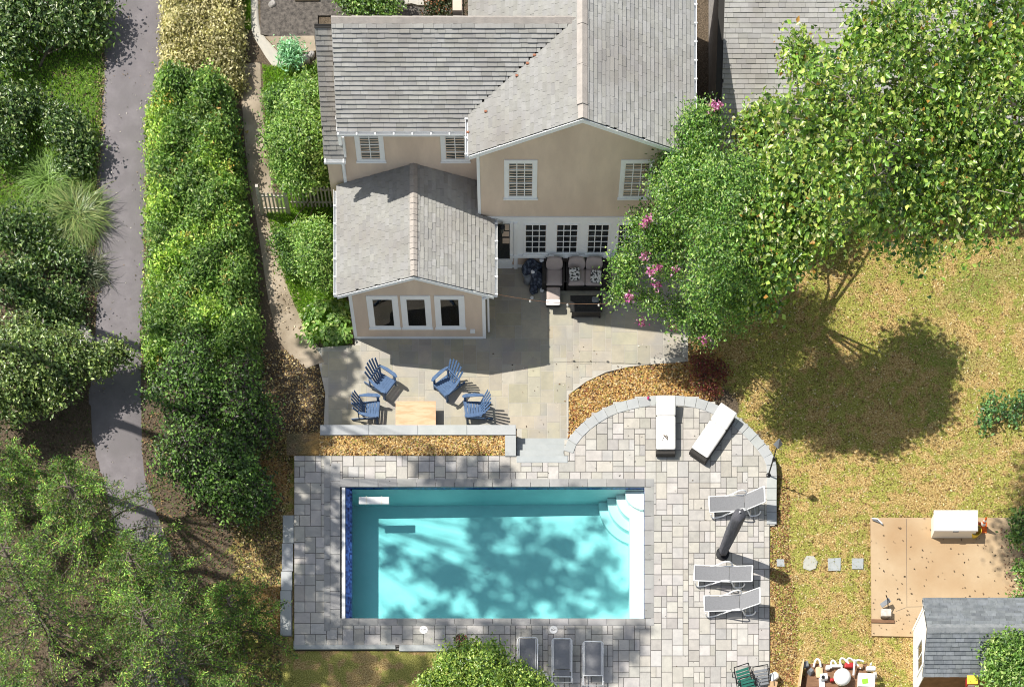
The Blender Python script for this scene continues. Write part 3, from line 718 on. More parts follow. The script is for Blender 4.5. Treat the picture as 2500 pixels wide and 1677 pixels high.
# ------------------------------------------------------------------ house
SHMESH = {}
def shingle_run(roof, origin, udir, vdir, length, expo, intervals, rnd, budget, tints, rest, base=1.0, tab=0.32, thick=0.026, var=1.0):
    """courses of individual shingles on a roof plane. origin = eave corner, u along the eave, v up the slope.
    budget[0] shingles become objects of their own, the rest go into one mesh (rest, tints)."""
    u = Vector(udir).normalized(); v = Vector(vdir).normalized(); n = u.cross(v).normalized()
    if n.z < 0: n = -n
    o = Vector(origin); loc = roof.parent.location if roof.parent else Vector((0, 0, 0))
    nc = int(length / expo)
    for c in range(nc):
        v0 = c * expo
        for (a, b) in intervals(v0 + expo / 2):
            x = a - rnd.uniform(0, tab)
            while x < b:
                w = rnd.choice([0.75, 1.0, 1.0, 1.3]) * tab
                s = max(x, a); e = min(x + w, b); x += w
                if e - s < 0.05: continue
                k = base * (1 + var * (rnd.choice([-.12, -.05, 0, 0, .04, .09]) + rnd.uniform(-.03, .03))); t = (k, k * 1.0, k * rnd.uniform(0.97, 1.02), 1)
                L_ = e - s; th = thick * rnd.uniform(0.8, 1.25); d = expo * 1.25
                p = o + u * s + v * (v0 - rnd.uniform(0, 0.008))
                if budget[0] > 0 and abs(L_ - w) < 1e-6:
                    budget[0] -= 1
                    key = (round(L_, 3), round(expo, 3))
                    if key not in SHMESH:
                        SHMESH[key] = MB().add([(0, 0, 0), (L_ - 0.006, 0, 0), (L_ - 0.006, d, -0.012), (0, d, -0.012), (0, 0, thick), (L_ - 0.006, 0, thick), (L_ - 0.006, d, 0.004), (0, d, 0.004)],
                            [(0, 3, 2, 1), (4, 5, 6, 7), (0, 1, 5, 4), (1, 2, 6, 5), (2, 3, 7, 6), (3, 0, 4, 7)]).mesh('shingle', M['shingle_obj'])
                    ob = link('shingle', SHMESH[key], roof)
                    mw = Matrix.Identity(4)
                    vv = n.cross(u)
                    for r_ in range(3): mw[r_][0] = u[r_]; mw[r_][1] = vv[r_]; mw[r_][2] = n[r_]; mw[r_][3] = p[r_] - loc[r_]
                    if vv.dot(v) < 0:
                        for r_ in range(3): mw[r_][0] = -u[r_]; mw[r_][1] = v[r_]; mw[r_][3] = (p + u * L_)[r_] - loc[r_]
                    ob.matrix_basis = mw; ob.color = t
                else:
                    g = 0.003; q0 = p + u * g - loc; q1 = p + u * (L_ - g) - loc
                    vs = [q0, q1, q1 + v * d - n * 0.012, q0 + v * d - n * 0.012, q0 + n * th, q1 + n * th, q1 + v * d + n * 0.004, q0 + v * d + n * 0.004]
                    fs = [(4, 5, 6, 7), (0, 1, 5, 4), (1, 2, 6, 5), (3, 0, 4, 7)]
                    rest.add(vs, fs); tints += [t] * 8
def finish_rest(roof, rest, tints, material=None):
    if not rest.f: return
    me = rest.mesh('shingle', material or M['shingle']); at = me.attributes.new('tint', 'FLOAT_COLOR', 'POINT')
    at.data.foreach_set('color', np.array(tints, np.float32).ravel())
    tag(link('shingle', me, roof), kind='stuff')

HOUSE = thing('house', 'large tan clapboard house with grey shingle roofs and white trim', 'house', (0, 4.3, PATIO_Z))
def HB(mb, name, material, parent=None): return mb.build(name, material, parent or HOUSE, world=True)

def clap_wall(mb, x0, x1, z0, z1, y, xr=None, e=0.125, out=0.024):
    """clapboards on a wall facing -Y; xr(z) -> clipped x range"""
    z = z0
    while z < z1 - 1e-6:
        zt = min(z + e, z1)
        a0, b0 = xr(z) if xr else (x0, x1); a1, b1 = xr(zt) if xr else (x0, x1)
        if b1 < a1: a1 = b1 = (a1 + b1) / 2
        mb.add([(a0, y - out, z), (b0, y - out, z), (b1, y - 0.002, zt), (a1, y - 0.002, zt), (a0, y, z), (b0, y, z)], [(0, 1, 2, 3), (4, 5, 1, 0)])
        z = zt
def window_s(x0, x1, z0, z1, y, cols, rows, pane_mat, trim=0.10, label=None, style='muntin', blind=None, out=0.045):
    """window on a wall facing -Y. x0..z1 = outer size with trim"""
    mb = MB()
    mb.box(x0, x0 + trim, y - out, y, z0 + 0.06, z1); mb.box(x1 - trim, x1, y - out, y, z0 + 0.06, z1)
    mb.box(x0 + trim, x1 - trim, y - out, y, z1 - trim, z1)
    mb.box(x0 - 0.03, x1 + 0.03, y - out - 0.035, y, z0, z0 + 0.06)            # sill
    mb.box(x0 + trim, x1 - trim, y - out, y, z0 + 0.06, z0 + 0.06 + trim * 0.4)
    w = HB(mb, 'window', M['white_trim'])
    if label: w['label'] = label
    a, b, c, d = x0 + trim, x1 - trim, z0 + 0.06 + trim * 0.4, z1 - trim
    if style == 'muntin':
        s = 0.03; fr = 0.02; mm = MB()
        mm.box(a, a + fr, y - 0.036, y - 0.004, c, d); mm.box(b - fr, b, y - 0.036, y - 0.004, c, d)
        mm.box(a + fr, b - fr, y - 0.036, y - 0.004, c, c + fr); mm.box(a + fr, b - fr, y - 0.036, y - 0.004, d - fr, d)
        A, B, C_, D_ = a + fr, b - fr, c + fr, d - fr; pw = (B - A) / cols; ph = (D_ - C_) / rows
        for i in range(1, cols): mm.box(A + i * pw - s / 2, A + i * pw + s / 2, y - 0.034, y - 0.004, C_, D_)
        for j in range(1, rows):
            for i in range(cols):
                mm.box(A + i * pw + (s / 2 if i else 0), A + (i + 1) * pw - (s / 2 if i < cols - 1 else 0), y - 0.033, y - 0.004, C_ + j * ph - s / 2, C_ + j * ph + s / 2)
        HB(mm, 'muntin', M['white_trim'], w)
        me = MB().box(-pw / 2 + s * .5, pw / 2 - s * .5, -0.004, 0.004, -ph / 2 + s * .5, ph / 2 - s * .5).mesh('pane', pane_mat)
        for i in range(cols):
            for j in range(rows):
                o = link('pane', me, w); p = Vector((A + (i + .5) * pw, y - 0.014, C_ + (j + .5) * ph)) - HOUSE.location; o.location = p
                o.rotation_euler = (R(random.uniform(-1.2, 1.2)), 0, R(random.uniform(-1, 1)))
    else:
        HB(MB().box(a, b, y - 0.006, y - 0.003, c, d), 'room_interior', M['interior'], w)
        h = (d - c); bm_, lo, mt = blind
        mb = MB().add([(a + 0.01, y - 0.014, c + h * lo[0]), (b - 0.01, y - 0.014, c + h * lo[1]), (b - 0.01, y - 0.014, d), (a + 0.01, y - 0.014, d)], [(0, 1, 2, 3)])
        HB(mb, 'blind', mt, w)
        mm = MB(); fr = 0.025
        mm.box(a, a + fr, y - 0.036, y - 0.02, c, d); mm.box(b - fr, b, y - 0.036, y - 0.02, c, d); mm.box(a + fr, b - fr, y - 0.036, y - 0.02, c, c + fr); mm.box(a + fr, b - fr, y - 0.036, y - 0.02, d - fr, d)
        HB(mm, 'sash', M['white_trim'], w)
        HB(MB().box(a + fr, b - fr, y - 0.028, y - 0.024, c + fr, d - fr), 'pane', M['glass'], w)
    return w

# ---- right wing (gable to the patio)
RX0, RX1, RY, RYN = -1.26, 5.71, 3.16, 12.0
RXE0, RXE1, RZE, RXR, RZR = -1.50, 5.95, 5.40, 2.225, 7.10
RS = (RZR - RZE) / (RXR - RXE0)
def rz(x): return RZE + RS * (min(x, 2 * RXR - x) - RXE0)
mb = MB()
def rxr(z):
    if z <= rz(RX0) - 0.10: return RX0 + 0.11, RX1 - 0.11
    h = (z + 0.10 - RZE) / RS
    return RXE0 + h, RXE1 - h
clap_wall(mb, 0, 0, 2.14, RZR - 0.12, RY, rxr)
mb.box(RX0 + 0.11, RX1 - 0.11, RY, RY + 0.1, PATIO_Z, 2.14)
mb.box(RX0 + 0.01, RX0 + 0.1, RY + 0.1, RYN, PATIO_Z - 0.1, RZE); mb.box(RX1 - 0.1, RX1 - 0.01, RY + 0.1, RYN, PATIO_Z - 0.1, RZE)
HB(mb, 'wall', M['siding'])
# lower south wall of tan board below the window band
mb = MB(); clap_wall(mb, -0.12, RX1 - 0.12, -0.44, 0.03, RY, None, 0.115); HB(mb, 'wall', M['siding'])
mb = MB()
mb.box(RX0, RX0 + 0.105, RY - 0.03, RY + 0.1, 2.14, rz(RX0) - 0.12); HB(mb, 'corner_board', M['white_trim'])
mb = MB(); mb.box(RX1 - 0.105, RX1, RY - 0.03, RY + 0.1, PATIO_Z, rz(RX1) - 0.12); HB(mb, 'corner_board', M['white_trim'])
# white window band on the ground floor
mb = MB(); y = RY
wz0, wz1 = PW(0, 617, RY)[1], PW(0, 546, RY)[1]
wins = [(1279, 1337), (1355, 1413), (1431.5, 1489), (1505, 1562), (1580, 1640)]
wx = [(PW(a, 580, RY)[0], PW(b, 580, RY)[0]) for a, b in wins]
HB(MB().box(-1.10, RX1 - 0.12, y - 0.03, y, wz1 + 0.03, 2.14), 'frieze_board', M['white_trim'])
HB(MB().box(-1.12, RX1 - 0.1, y - 0.07, y, 2.10, 2.15), 'drip_cap', M['white_trim'])
xs = [-0.14] + [v for w in wx for v in w] + [RX1 - 0.13]
for i in range(0, len(xs), 2):
    HB(MB().box(xs[i], xs[i + 1], y - 0.028, y, wz0 - 0.05, wz1 + 0.03), 'mullion_panel', M['white_trim'])
HB(MB().box(-0.14, RX1 - 0.1, y - 0.12, y, wz0 - 0.12, wz0 - 0.05), 'sill', M['white_trim'])
HB(MB().box(-0.14, RX1 - 0.12, y - 0.035, y, PATIO_Z, -0.44), 'base_board', M['white_trim'])
for i, (a, b) in enumerate(wx):
    window_s(a, b, wz0 - 0.05, wz1 + 0.03, y, 3, 5, M['dark_glass'], trim=0.045, out=0.05)
# upper windows
for a, b in ((1231, 1311.5), (1513, 1594)):
    z0 = PW(0, 484, RY)[1]; z1 = PW(0, 389, RY)[1]
    window_s(PW(a, 436, RY)[0], PW(b, 436, RY)[0], z0, z1, RY, 3, 5, M['grey_glass'], trim=0.145)
# door with sidelight frame and lantern
dz0, dz1 = PW(0, 636, RY)[1], PW(0, 545, RY)[1]; dx0, dx1 = PW(1206, 590, RY)[0], PW(1246, 590, RY)[0]
d = HB(MB().box(dx0 + 0.02, dx1 - 0.02, y - 0.02, y, dz0 + 0.13, dz1), 'door', M['dark_glass'])
mm = MB(); mm.box(dx0 - 0.08, dx0 + 0.02, y - 0.05, y, dz0, dz1 + 0.1); mm.box(dx1 - 0.02, dx1 + 0.1, y - 0.05, y, dz0, dz1 + 0.1)
mm.box(dx0 + 0.02, dx1 - 0.02, y - 0.048, y, dz0, dz0 + 0.13); HB(mm, 'door_frame', M['white_trim'], d)
for (a, b, c, e) in ((1232.5, 1243, 547, 561), (1226, 1243, 563.5, 576), (1227, 1244, 580, 593)):
    p0 = PW(a, e, RY); p1 = PW(b, c, RY); HB(MB().box(p0[0], p1[0], y - 0.026, y - 0.021, p0[1], p1[1]), 'pane', M['blind'], d)
HB(MB().box(dx0, dx1 + 0.06, y - 0.06, y, PATIO_Z, dz0), 'threshold', M['white_trim'], d)
HB(MB().box(dx1 + 0.13, dx1 + 0.26, y - 0.08, y, PATIO_Z, dz1 + 0.1), 'pilaster', M['white_trim'])
lx, lz = PW(1226, 545, RY); mm = MB()
mm.lathe([(0.015, 0.10), (0.05, 0.07), (0.10, 0.02), (0.11, 0.0), (0.08, -0.01)], (lx, y - 0.2, lz + 0.1), 8); mm.tube([(lx, y - 0.02, lz + 0.02), (lx, y - 0.1, lz + 0.2), (lx, y - 0.2, lz + 0.2)], 0.012, 5)
lan = HB(mm, 'lantern', M['black_metal']); HB(MB().lathe([(0.05, -0.30), (0.085, -0.02)], (lx, y - 0.2, lz + 0.1), 6), 'lantern_glass', M['grey_glass'], lan)

# ---- left wing
LX0, LX1, LY, LYE, LZE, LYR, LZR = -5.95, -1.26, 4.30, 4.00, 5.10, 6.27, 7.00
LS = (LZR - LZE) / (LYR - LYE)
def lz_(y_): return LZE + LS * (min(y_, 2 * LYR - y_) - LYE)
mb = MB(); clap_wall(mb, LX0 + 0.1, LX1, PATIO_Z, 5.30, LY)
mb.box(LX0 + 0.01, LX0 + 0.1, LY, LYR + 1.1, PATIO_Z, 5.2)
mb.add([(LX0 + 0.01, LY, 5.2), (LX0 + 0.01, LYR + 1.1, 5.2), (LX0 + 0.01, LYR, LZR - 0.1)], [(0, 1, 2)])
HB(mb, 'wall', M['siding'])
HB(MB().box(LX0, LX0 + 0.11, LY - 0.03, LY + 0.09, PATIO_Z, 5.25), 'corner_board', M['white_trim'])
HB(MB().box(LX0, LX1, LYE + 0.03, LY, 5.02, 5.06), 'soffit', M['white_trim'])
for a, b in ((868, 938), (1076, 1146)):
    zz0 = PW(0, 394, LY)[1]; zz1 = PW(0, 312, LY)[1]
    window_s(PW(a, 360, LY)[0], PW(b, 360, LY)[0], zz0, zz1 + 0.1, LY, 2, 4, M['grey_glass'], trim=0.15)
# ---- side bay at the far left with its own steep roof
mb = MB(); mb.box(-6.45, -5.97, 4.35, 7.3, PATIO_Z, 3.4); HB(mb, 'wall', M['siding'])
# ---- sunroom
SX0, SX1, SY, SYN = -5.83, -1.02, 0.57, 4.29
SXE0, SXE1, SZE, SXR, SZR = -6.20, -0.71, 2.08, -3.455, 3.13
SSL = (SZR - SZE) / (SXR - SXE0)
def sxr(z):
    zl = SZE + SSL * (SX0 + 0.1 - SXE0) - 0.07
    if z <= zl: return SX0 + 0.1, SX1 - 0.1
    h = (z + 0.07 - SZE) / SSL
    return SXE0 + h, SXE1 - h
mb = MB(); clap_wall(mb, 0, 0, PATIO_Z + 0.1, SZR - 0.07, SY, sxr, 0.11)
mb.box(SX0 + 0.01, SX0 + 0.1, SY + 0.02, SYN, PATIO_Z, 2.15); mb.box(SX1 - 0.1, SX1 - 0.01, SY + 0.02, SYN, PATIO_Z, 2.15)
HB(mb, 'wall', M['siding'])
HB(MB().box(SX0, SX0 + 0.12, SY - 0.03, SY + 0.1, PATIO_Z, 2.13), 'corner_board', M['white_trim']); HB(MB().box(SX1 - 0.12, SX1, SY - 0.03, SY + 0.1, PATIO_Z, 2.13), 'corner_board', M['white_trim'])
HB(MB().box(SX0 + 0.12, SX1 - 0.12, SY - 0.035, SY + 0.05, PATIO_Z, PATIO_Z + 0.12), 'base_board', M['white_trim'])
for (a, b, c, e, bl, lb) in ((898, 974, 720, 800, (0, (0.02, 0.12), M['blind_orange']), 'window with an orange brown blind drawn down'), (980, 1053, 720, 800, (0, (0.66, 0.70), M['blind']), None), (1062, 1135, 720, 800, (0, (0.76, 0.82), M['blind']), None)):
    zz0 = PW(0, e, SY)[1]; zz1 = PW(0, c, SY)[1]; xm = 760
    window_s(PW(a, xm, SY)[0], PW(b, xm, SY)[0], zz0, zz1, SY, 1, 1, None, 0.19, lb, 'blind', bl)
HB(MB().box(*[PW(1148, 806, SY)[0], PW(1160, 806, SY)[0]], SY - 0.06, SY, PW(0, 810, SY)[1], PW(0, 802, SY)[1]), 'vent_cover', M['white_trim'])

# ---- roofs
rndr = random.Random(21)
def slab(mb, pts, n, t=0.05):
    """roof sheathing polygon with thickness"""
    n = Vector(n).normalized(); a = [Vector(p) - n * 0.03 for p in pts]; b = [p - n * t for p in a]; k = len(pts)
    mb.add(a + b, [tuple(range(k)), tuple(range(k, 2 * k))[::-1]] + [(i, i + k, (i + 1) % k + k, (i + 1) % k) for i in range(k)])
budget = [300]
# left wing south slope
mb = MB(); nS = Vector((0, -LS, 1)).normalized()
vA = (-1.50, 4.36); vB = (2.0, LYR)
slab(mb, [(LX0 + 0.02, LYE, LZE), (RXE0, LYE, LZE), (RXE0, vA[1], lz_(vA[1])), (vB[0], LYR, LZR), (LX0 + 0.02, LYR, LZR)], nS)
slab(mb, [(LX0 + 0.02, LYR + 1.33, LZE), (LX0 + 0.02, LYR, LZR), (2.0, LYR, LZR), (RXE0, LYR + 1.33, LZE)], (0, 1.43, 1))
roofL = HB(mb, 'roof', M['roof_deck'])
slopeL = math.hypot(LYR - LYE, LZR - LZE); vL = Vector((0, LYR - LYE, LZR - LZE)).normalized()
def intL(v):
    y_ = LYE + v * vL.y; xv = -1.50 if y_ < 4.36 else -1.50 + (y_ - 4.36) / (LYR - 4.36) * 3.5
    return [(0, xv - (LX0 + 0.02) - 0.03)]
rest, tin = MB(), []
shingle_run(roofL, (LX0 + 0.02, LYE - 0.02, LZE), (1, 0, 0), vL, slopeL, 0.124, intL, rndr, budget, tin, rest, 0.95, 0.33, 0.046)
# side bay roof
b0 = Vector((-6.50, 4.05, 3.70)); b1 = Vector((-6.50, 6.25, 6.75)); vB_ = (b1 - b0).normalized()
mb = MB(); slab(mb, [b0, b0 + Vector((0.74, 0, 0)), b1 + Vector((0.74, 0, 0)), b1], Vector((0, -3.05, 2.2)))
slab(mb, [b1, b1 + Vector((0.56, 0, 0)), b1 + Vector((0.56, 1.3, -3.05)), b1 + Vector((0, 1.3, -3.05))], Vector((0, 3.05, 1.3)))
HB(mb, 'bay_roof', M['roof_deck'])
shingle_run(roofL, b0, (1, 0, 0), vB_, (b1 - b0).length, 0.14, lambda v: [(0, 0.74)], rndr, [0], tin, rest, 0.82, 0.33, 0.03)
finish_rest(roofL, rest, tin)
# ridge boards
rc = MB(); rc.bar((-6.52, LYR - 0.0, LZR + 0.015), (1.95, LYR, LZR + 0.015), 0.02, 0.02)
def ridge_caps(parent, p0, p1, na, nb, w, step, rnd, tone=1.0, lift=0.03, mat_=None):
    p0 = Vector(p0); p1 = Vector(p1); d = (p1 - p0); n = max(1, int(d.length / step)); d.normalize()
    na = Vector(na).normalized(); nb = Vector(nb).normalized(); up = Vector((0, 0, 1))
    L_ = (p1 - p0).length / n; loc = HOUSE.location if parent.parent is HOUSE else (parent.parent.location if parent.parent else Vector((0, 0, 0)))
    for i in range(n):
        a = p0 + d * (i * L_) + up * lift; b = a + d * (L_ * 1.08); mb = MB(); q = 0.012
        vs = []
        for p, h in ((a, q + rnd.uniform(0, 0.012)), (b, 0.0)):
            for s in (na * w, Vector((0, 0, 0)), nb * w): vs.append(p + s + up * h - loc)
        for p, h in ((a, q - 0.02), (b, -0.02)):
            for s in (na * w, Vector((0, 0, 0)), nb * w): vs.append(p + s + up * h - loc)
        mb.add(vs, [(0, 1, 4, 3), (1, 2, 5, 4), (0, 6, 7, 1), (1, 7, 8, 2), (0, 3, 9, 6), (2, 8, 11, 5)])
        mb.build('ridge_cap', mat_ or M['ridge_cap'], parent)
ridge_caps(roofL, (LX0 + 0.02, LYR, LZR), (1.98, LYR, LZR), (0, -1, -LS), (0, 1, -LS), 0.17, 0.62, rndr)
# right wing both slopes
slopeR = math.hypot(RXR - RXE0, RZR - RZE); vW = Vector((RXR - RXE0, 0, RZR - RZE)).normalized(); vE = Vector((-(RXR - RXE0), 0, RZR - RZE)).normalized()
mb = MB(); y0 = 2.96
slab(mb, [(RXE0, y0, RZE), (RXR, y0, RZR), (RXR, RYN, RZR), (RXE0, RYN, RZE)], (-RS, 0, 1))
slab(mb, [(RXE1, y0, RZE), (RXE1, RYN, RZE), (RXR, RYN, RZR), (RXR, y0, RZR)], (RS, 0, 1))
roofR = HB(mb, 'roof', M['roof_deck'])
def intW(v):
    x_ = RXE0 + v * vW.x; yv = 4.36 + (x_ + 1.5) / 3.5 * (LYR - 4.36); yn = LYR + (LZR - (RZE + RS * (x_ - RXE0))) / 1.43
    if yv >= LYR - 0.02: return [(0, 8.6 - y0)]
    return [(0, yv - y0 - 0.02), (yn - y0 + 0.05, 8.6 - y0)]
rest, tin = MB(), []
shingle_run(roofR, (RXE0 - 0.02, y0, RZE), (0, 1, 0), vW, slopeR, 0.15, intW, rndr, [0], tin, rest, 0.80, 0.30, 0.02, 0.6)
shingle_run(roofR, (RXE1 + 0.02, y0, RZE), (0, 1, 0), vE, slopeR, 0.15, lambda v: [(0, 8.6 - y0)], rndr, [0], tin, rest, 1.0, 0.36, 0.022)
finish_rest(roofR, rest, tin)
ridge_caps(roofR, (RXR, y0, RZR), (RXR, 8.6, RZR), (-1, 0, -RS), (1, 0, -RS), 0.17, 0.55, rndr)
ridge_caps(roofR, (RXR - 0.02, y0 + 0.45, RZR + 0.02), (RXR - 0.02, 8.6, RZR + 0.02), (-1, 0, -RS), (1, 0, -RS), 0.19, 1.1, rndr)
# flashing nails at the valley
for px, py in ((1142, 312), (1186, 266), (1262, 187), (1288, 160), (1305, 142)):
    z = 6.0 - (py - 160) / 150 * 0.6; p = P(px, py, z + 0.25)
    zz = max(lz_(p.y), rz(p.x)) + 0.03
    HB(MB().box(p.x - 0.05, p.x + 0.04, p.y - 0.03, p.y + 0.03, zz, zz + 0.04), 'valley_clip', M['terracotta'], roofR)
# sunroom
slopeS = math.hypot(SXR - SXE0, SZR - SZE); vSW = Vector((SXR - SXE0, 0, SZR - SZE)).normalized(); vSE = Vector((-(SXR - SXE0), 0, SZR - SZE)).normalized()
mb = MB(); y0s = SY - 0.16; y1s = 4.28
slab(mb, [(SXE0, y0s, SZE), (SXR, y0s, SZR), (SXR, y1s, SZR), (SXE0, y1s, SZE)], (-SSL, 0, 1))
slab(mb, [(SXE1, y0s, SZE), (SXE1, y1s, SZE), (SXR, y1s, SZR), (SXR, y0s, SZR)], (SSL, 0, 1))
roofS = HB(mb, 'roof', M['roof_deck'])
rest, tin = MB(), []
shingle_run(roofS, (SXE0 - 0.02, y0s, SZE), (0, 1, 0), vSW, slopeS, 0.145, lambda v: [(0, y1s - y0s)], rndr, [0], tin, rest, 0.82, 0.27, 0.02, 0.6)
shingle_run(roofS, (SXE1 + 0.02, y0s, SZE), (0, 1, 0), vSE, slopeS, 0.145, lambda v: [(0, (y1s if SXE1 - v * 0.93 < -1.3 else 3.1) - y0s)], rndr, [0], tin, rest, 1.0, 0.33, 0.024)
finish_rest(roofS, rest, tin)
ridge_caps(roofS, (SXR, y0s, SZR), (SXR, y1s, SZR), (-1, 0, -SSL), (1, 0, -SSL), 0.13, 0.19, rndr)
ridge_caps(roofS, (SXR - 0.01, y0s + 0.55, SZR + 0.02), (SXR - 0.01, y1s, SZR + 0.02), (-1, 0, -SSL), (1, 0, -SSL), 0.145, 0.19, rndr)
# rake boards
def rake(p0, p1, h=0.16, t=0.03, nm='rake_board'):
    p0, p1 = Vector(p0), Vector(p1)
    mb = MB(); dn = Vector((0, 0, -h)); o = Vector((0, -t, 0))
    mb.add([p0, p1, p1 + dn, p0 + dn, p0 + o, p1 + o, p1 + dn + o, p0 + dn + o], [(4, 5, 6, 7), (0, 1, 5, 4), (3, 7, 6, 2), (0, 4, 7, 3), (1, 2, 6, 5)]); HB(mb, nm, M['white_trim'])
    so = MB(); so.add([p0 + dn * .9, p1 + dn * .9, p1 + dn * .9 + Vector((0, 0.17, 0)), p0 + dn * .9 + Vector((0, 0.17, 0))], [(0, 1, 2, 3)]); HB(so, 'soffit', M['white_trim'])
for (a, b, zl, zr_, yy) in ((RXE0, RXR, RZE, RZR, 2.965), (RXE1, RXR, RZE, RZR, 2.965)): rake((a, yy, zl - 0.02), (b, yy, zr_ - 0.02))
for a in (SXE0, SXE1): rake((a, y0s + 0.005, SZE - 0.02), (SXR, y0s + 0.005, SZR - 0.02), 0.13)
# gutters
def gutter(p0, p1, nm='gutter'):
    mb = MB(); p0, p1 = Vector(p0), Vector(p1); d = (p1 - p0).normalized(); s = Vector((d.y, -d.x, 0)) * 0.05
    for off, w, h, dz in ((s, 0.014, 0.10, 0), (-s, 0.014, 0.10, 0), (s * 0, 0.10, 0.014, -0.045)):
        mb.bar(p0 + off + Vector((0, 0, dz)), p1 + off + Vector((0, 0, dz)), w, h)
    L_ = (p1 - p0).length
    for i in range(int(L_ / 0.62) + 1):
        q = p0 + d * min(L_ - 0.05, i * 0.62 + 0.05); mb.bar(q - s * 1.4 + Vector((0, 0, 0.055)), q + s * 1.5 + Vector((0, 0, 0.055)), 0.045, 0.02)
    HB(mb, nm, M['gutter'])
gutter((LX0 + 0.02, LYE - 0.07, LZE - 0.05), (RXE0 - 0.02, LYE - 0.07, LZE - 0.05)); gutter((RXE0 - 0.07, 4.25, RZE - 0.08), (RXE0 - 0.07, 2.98, RZE - 0.08)); gutter((RXE1 + 0.07, 2.98, RZE - 0.06), (RXE1 + 0.07, 8.6, RZE - 0.06))
gutter((SXE0 - 0.07, y0s, SZE - 0.05), (SXE0 - 0.07, y1s - 0.15, SZE - 0.05)); gutter((SXE1 + 0.07, y0s, SZE - 0.05), (SXE1 + 0.07, 3.1, SZE - 0.05)); gutter((-6.50, 3.98, 3.66), (-5.75, 3.98, 3.66))
mb = MB(); mb.tube([(SXE1 + 0.07, y0s + 0.1, SZE - 0.1), (-1.10, SY - 0.07, 1.75), (-1.10 + 0.18, SY + 0.1, 1.6), (-0.92, SY + 0.12, -0.4)], 0.04, 6); HB(mb, 'downspout', M['gutter'])
mb = MB(); mb.tube([(-5.78, 4.1, 3.62), (-5.86, 4.22, 3.4), (-5.86, 4.22, 2.6)], 0.04, 6); HB(mb, 'downspout', M['gutter'])
mb = MB(); mb.box(-5.80, -5.72, 4.06, 4.28, 3.75, 4.7); HB(mb, 'bay_trim', M['white_trim'])
# chimney stub behind the ridge (only its tan face shows)
HB(MB().box(P(1106, 20, 6.5).x, P(1128, 20, 6.5).x, 6.6, 7.3, PATIO_Z, 6.9), 'chimney', M['blind'])

# ------------------------------------------------------------------ garage wing at the upper right
GAR = thing('garage', 'low grey shingled garage roof half hidden by the big tree', 'garage', (12, 7.5, PATIO_Z))
g0 = Vector((6.95, 5.4, 2.78)); g1 = Vector((6.95, 9.9, 4.38)); vG = (g1 - g0).normalized(); GW = 11.5
mb = MB(); slab(mb, [g0, g0 + Vector((GW, 0, 0)), g1 + Vector((GW, 0, 0)), g1], (0, -0.355, 1)); slab(mb, [g1, g1 + Vector((GW, 0, 0)), g1 + Vector((GW, 4.5, -1.6)), g1 + Vector((0, 4.5, -1.6))], (0, 0.355, 1))
roofG = mb.build('roof', M['roof_deck'], GAR, world=True)
rest, tin = MB(), []
shingle_run(roofG, g0, (1, 0, 0), vG, (g1 - g0).length, 0.145, lambda v: [(0.2, 5.6), (5.6, GW)] if v > 1.2 else [(0.2, GW)], rndr, [0], tin, rest, 1.0, 0.33, 0.026)
finish_rest(roofG, rest, tin)
mb = MB(); mb.box(7.1, 18.2, 5.75, 5.85, PATIO_Z, 2.9); mb.box(7.1, 7.2, 5.85, 14, PATIO_Z, 3.0); mb.box(18.1, 18.2, 5.85, 14, PATIO_Z, 3.0); mb.build('wall', M['wall_stone'], GAR, world=True)
mb = MB(); mb.bar(g0 + Vector((0, -0.06, -0.06)), g0 + Vector((GW, -0.06, -0.06)), 0.1, 0.1); mb.build('gutter', M['gutter'], GAR, world=True)

# ------------------------------------------------------------------ garden shed (lower right)
SHED = thing('garden_shed', 'white garden shed with blue grey shingle roof beside the concrete pad', 'shed', (16.5, -11.6, -0.08))
sx0, sx1, syr, szr, sze, shw = 14.33, 19.5, -11.53, 2.76, 2.0, 1.37
M['shed_shingle'] = mat('shed_shingle', (0.15, 0.165, 0.175), (0.21, 0.225, 0.235), 5, 0.9, 0.35, 70, 0.1, tint='attr'); M['shed_shingle_obj'] = mat('shed_shingle_obj', (0.15, 0.165, 0.175), (0.21, 0.225, 0.235), 5, 0.9, 0.35, 70, 0.1, tint='obj')
mb = MB()
for s in (-1, 1): slab(mb, [(sx0, syr + s * shw, sze), (sx1, syr + s * shw, sze), (sx1, syr, szr), (sx0, syr, szr)], (0, s * (szr - sze) / shw, 1))
roofD = mb.build('roof', M['roof_deck'], SHED, world=True); sl = math.hypot(shw, szr - sze)
keep = (M['shingle_obj'],); M['shingle_obj'] = M['shed_shingle_obj']; SHMESH.clear(); rest, tin = MB(), []; bud = [300]
for s in (-1, 1): shingle_run(roofD, (sx0, syr + s * shw, sze), (1, 0, 0), (0, -s * shw, szr - sze), sl, 0.14, lambda v: [(0, sx1 - sx0)], rndr, bud, tin, rest, 1.0, 0.31, 0.04, 1.4)
finish_rest(roofD, rest, tin, M['shed_shingle']); M['shingle_obj'] = keep[0]; SHMESH.clear()
M['shed_cap'] = mat('shed_cap', (0.20, 0.215, 0.22), (0.29, 0.30, 0.305), 4, 0.9, 0.3, 50, 0.1)
ridge_caps(roofD, (sx0, syr, szr), (sx1, syr, szr), (0, -1, -0.55), (0, 1, -0.55), 0.17, 0.165, rndr, mat_=M['shed_cap'])
wx0 = sx0 + 0.12
mb = MB(); ya, yb2 = syr - shw + 0.12, syr + shw - 0.12
mb.add([(wx0, ya, -0.1), (wx0, yb2, -0.1), (wx0, yb2, 1.98), (wx0, syr, szr - 0.06), (wx0, ya, 1.98)], [(0, 4, 3, 2, 1)])
mb.add([(wx0, yb2, -0.1), (sx1 - 0.1, yb2, -0.1), (sx1 - 0.1, yb2, 2.0), (wx0, yb2, 2.0)], [(0, 1, 2, 3)])
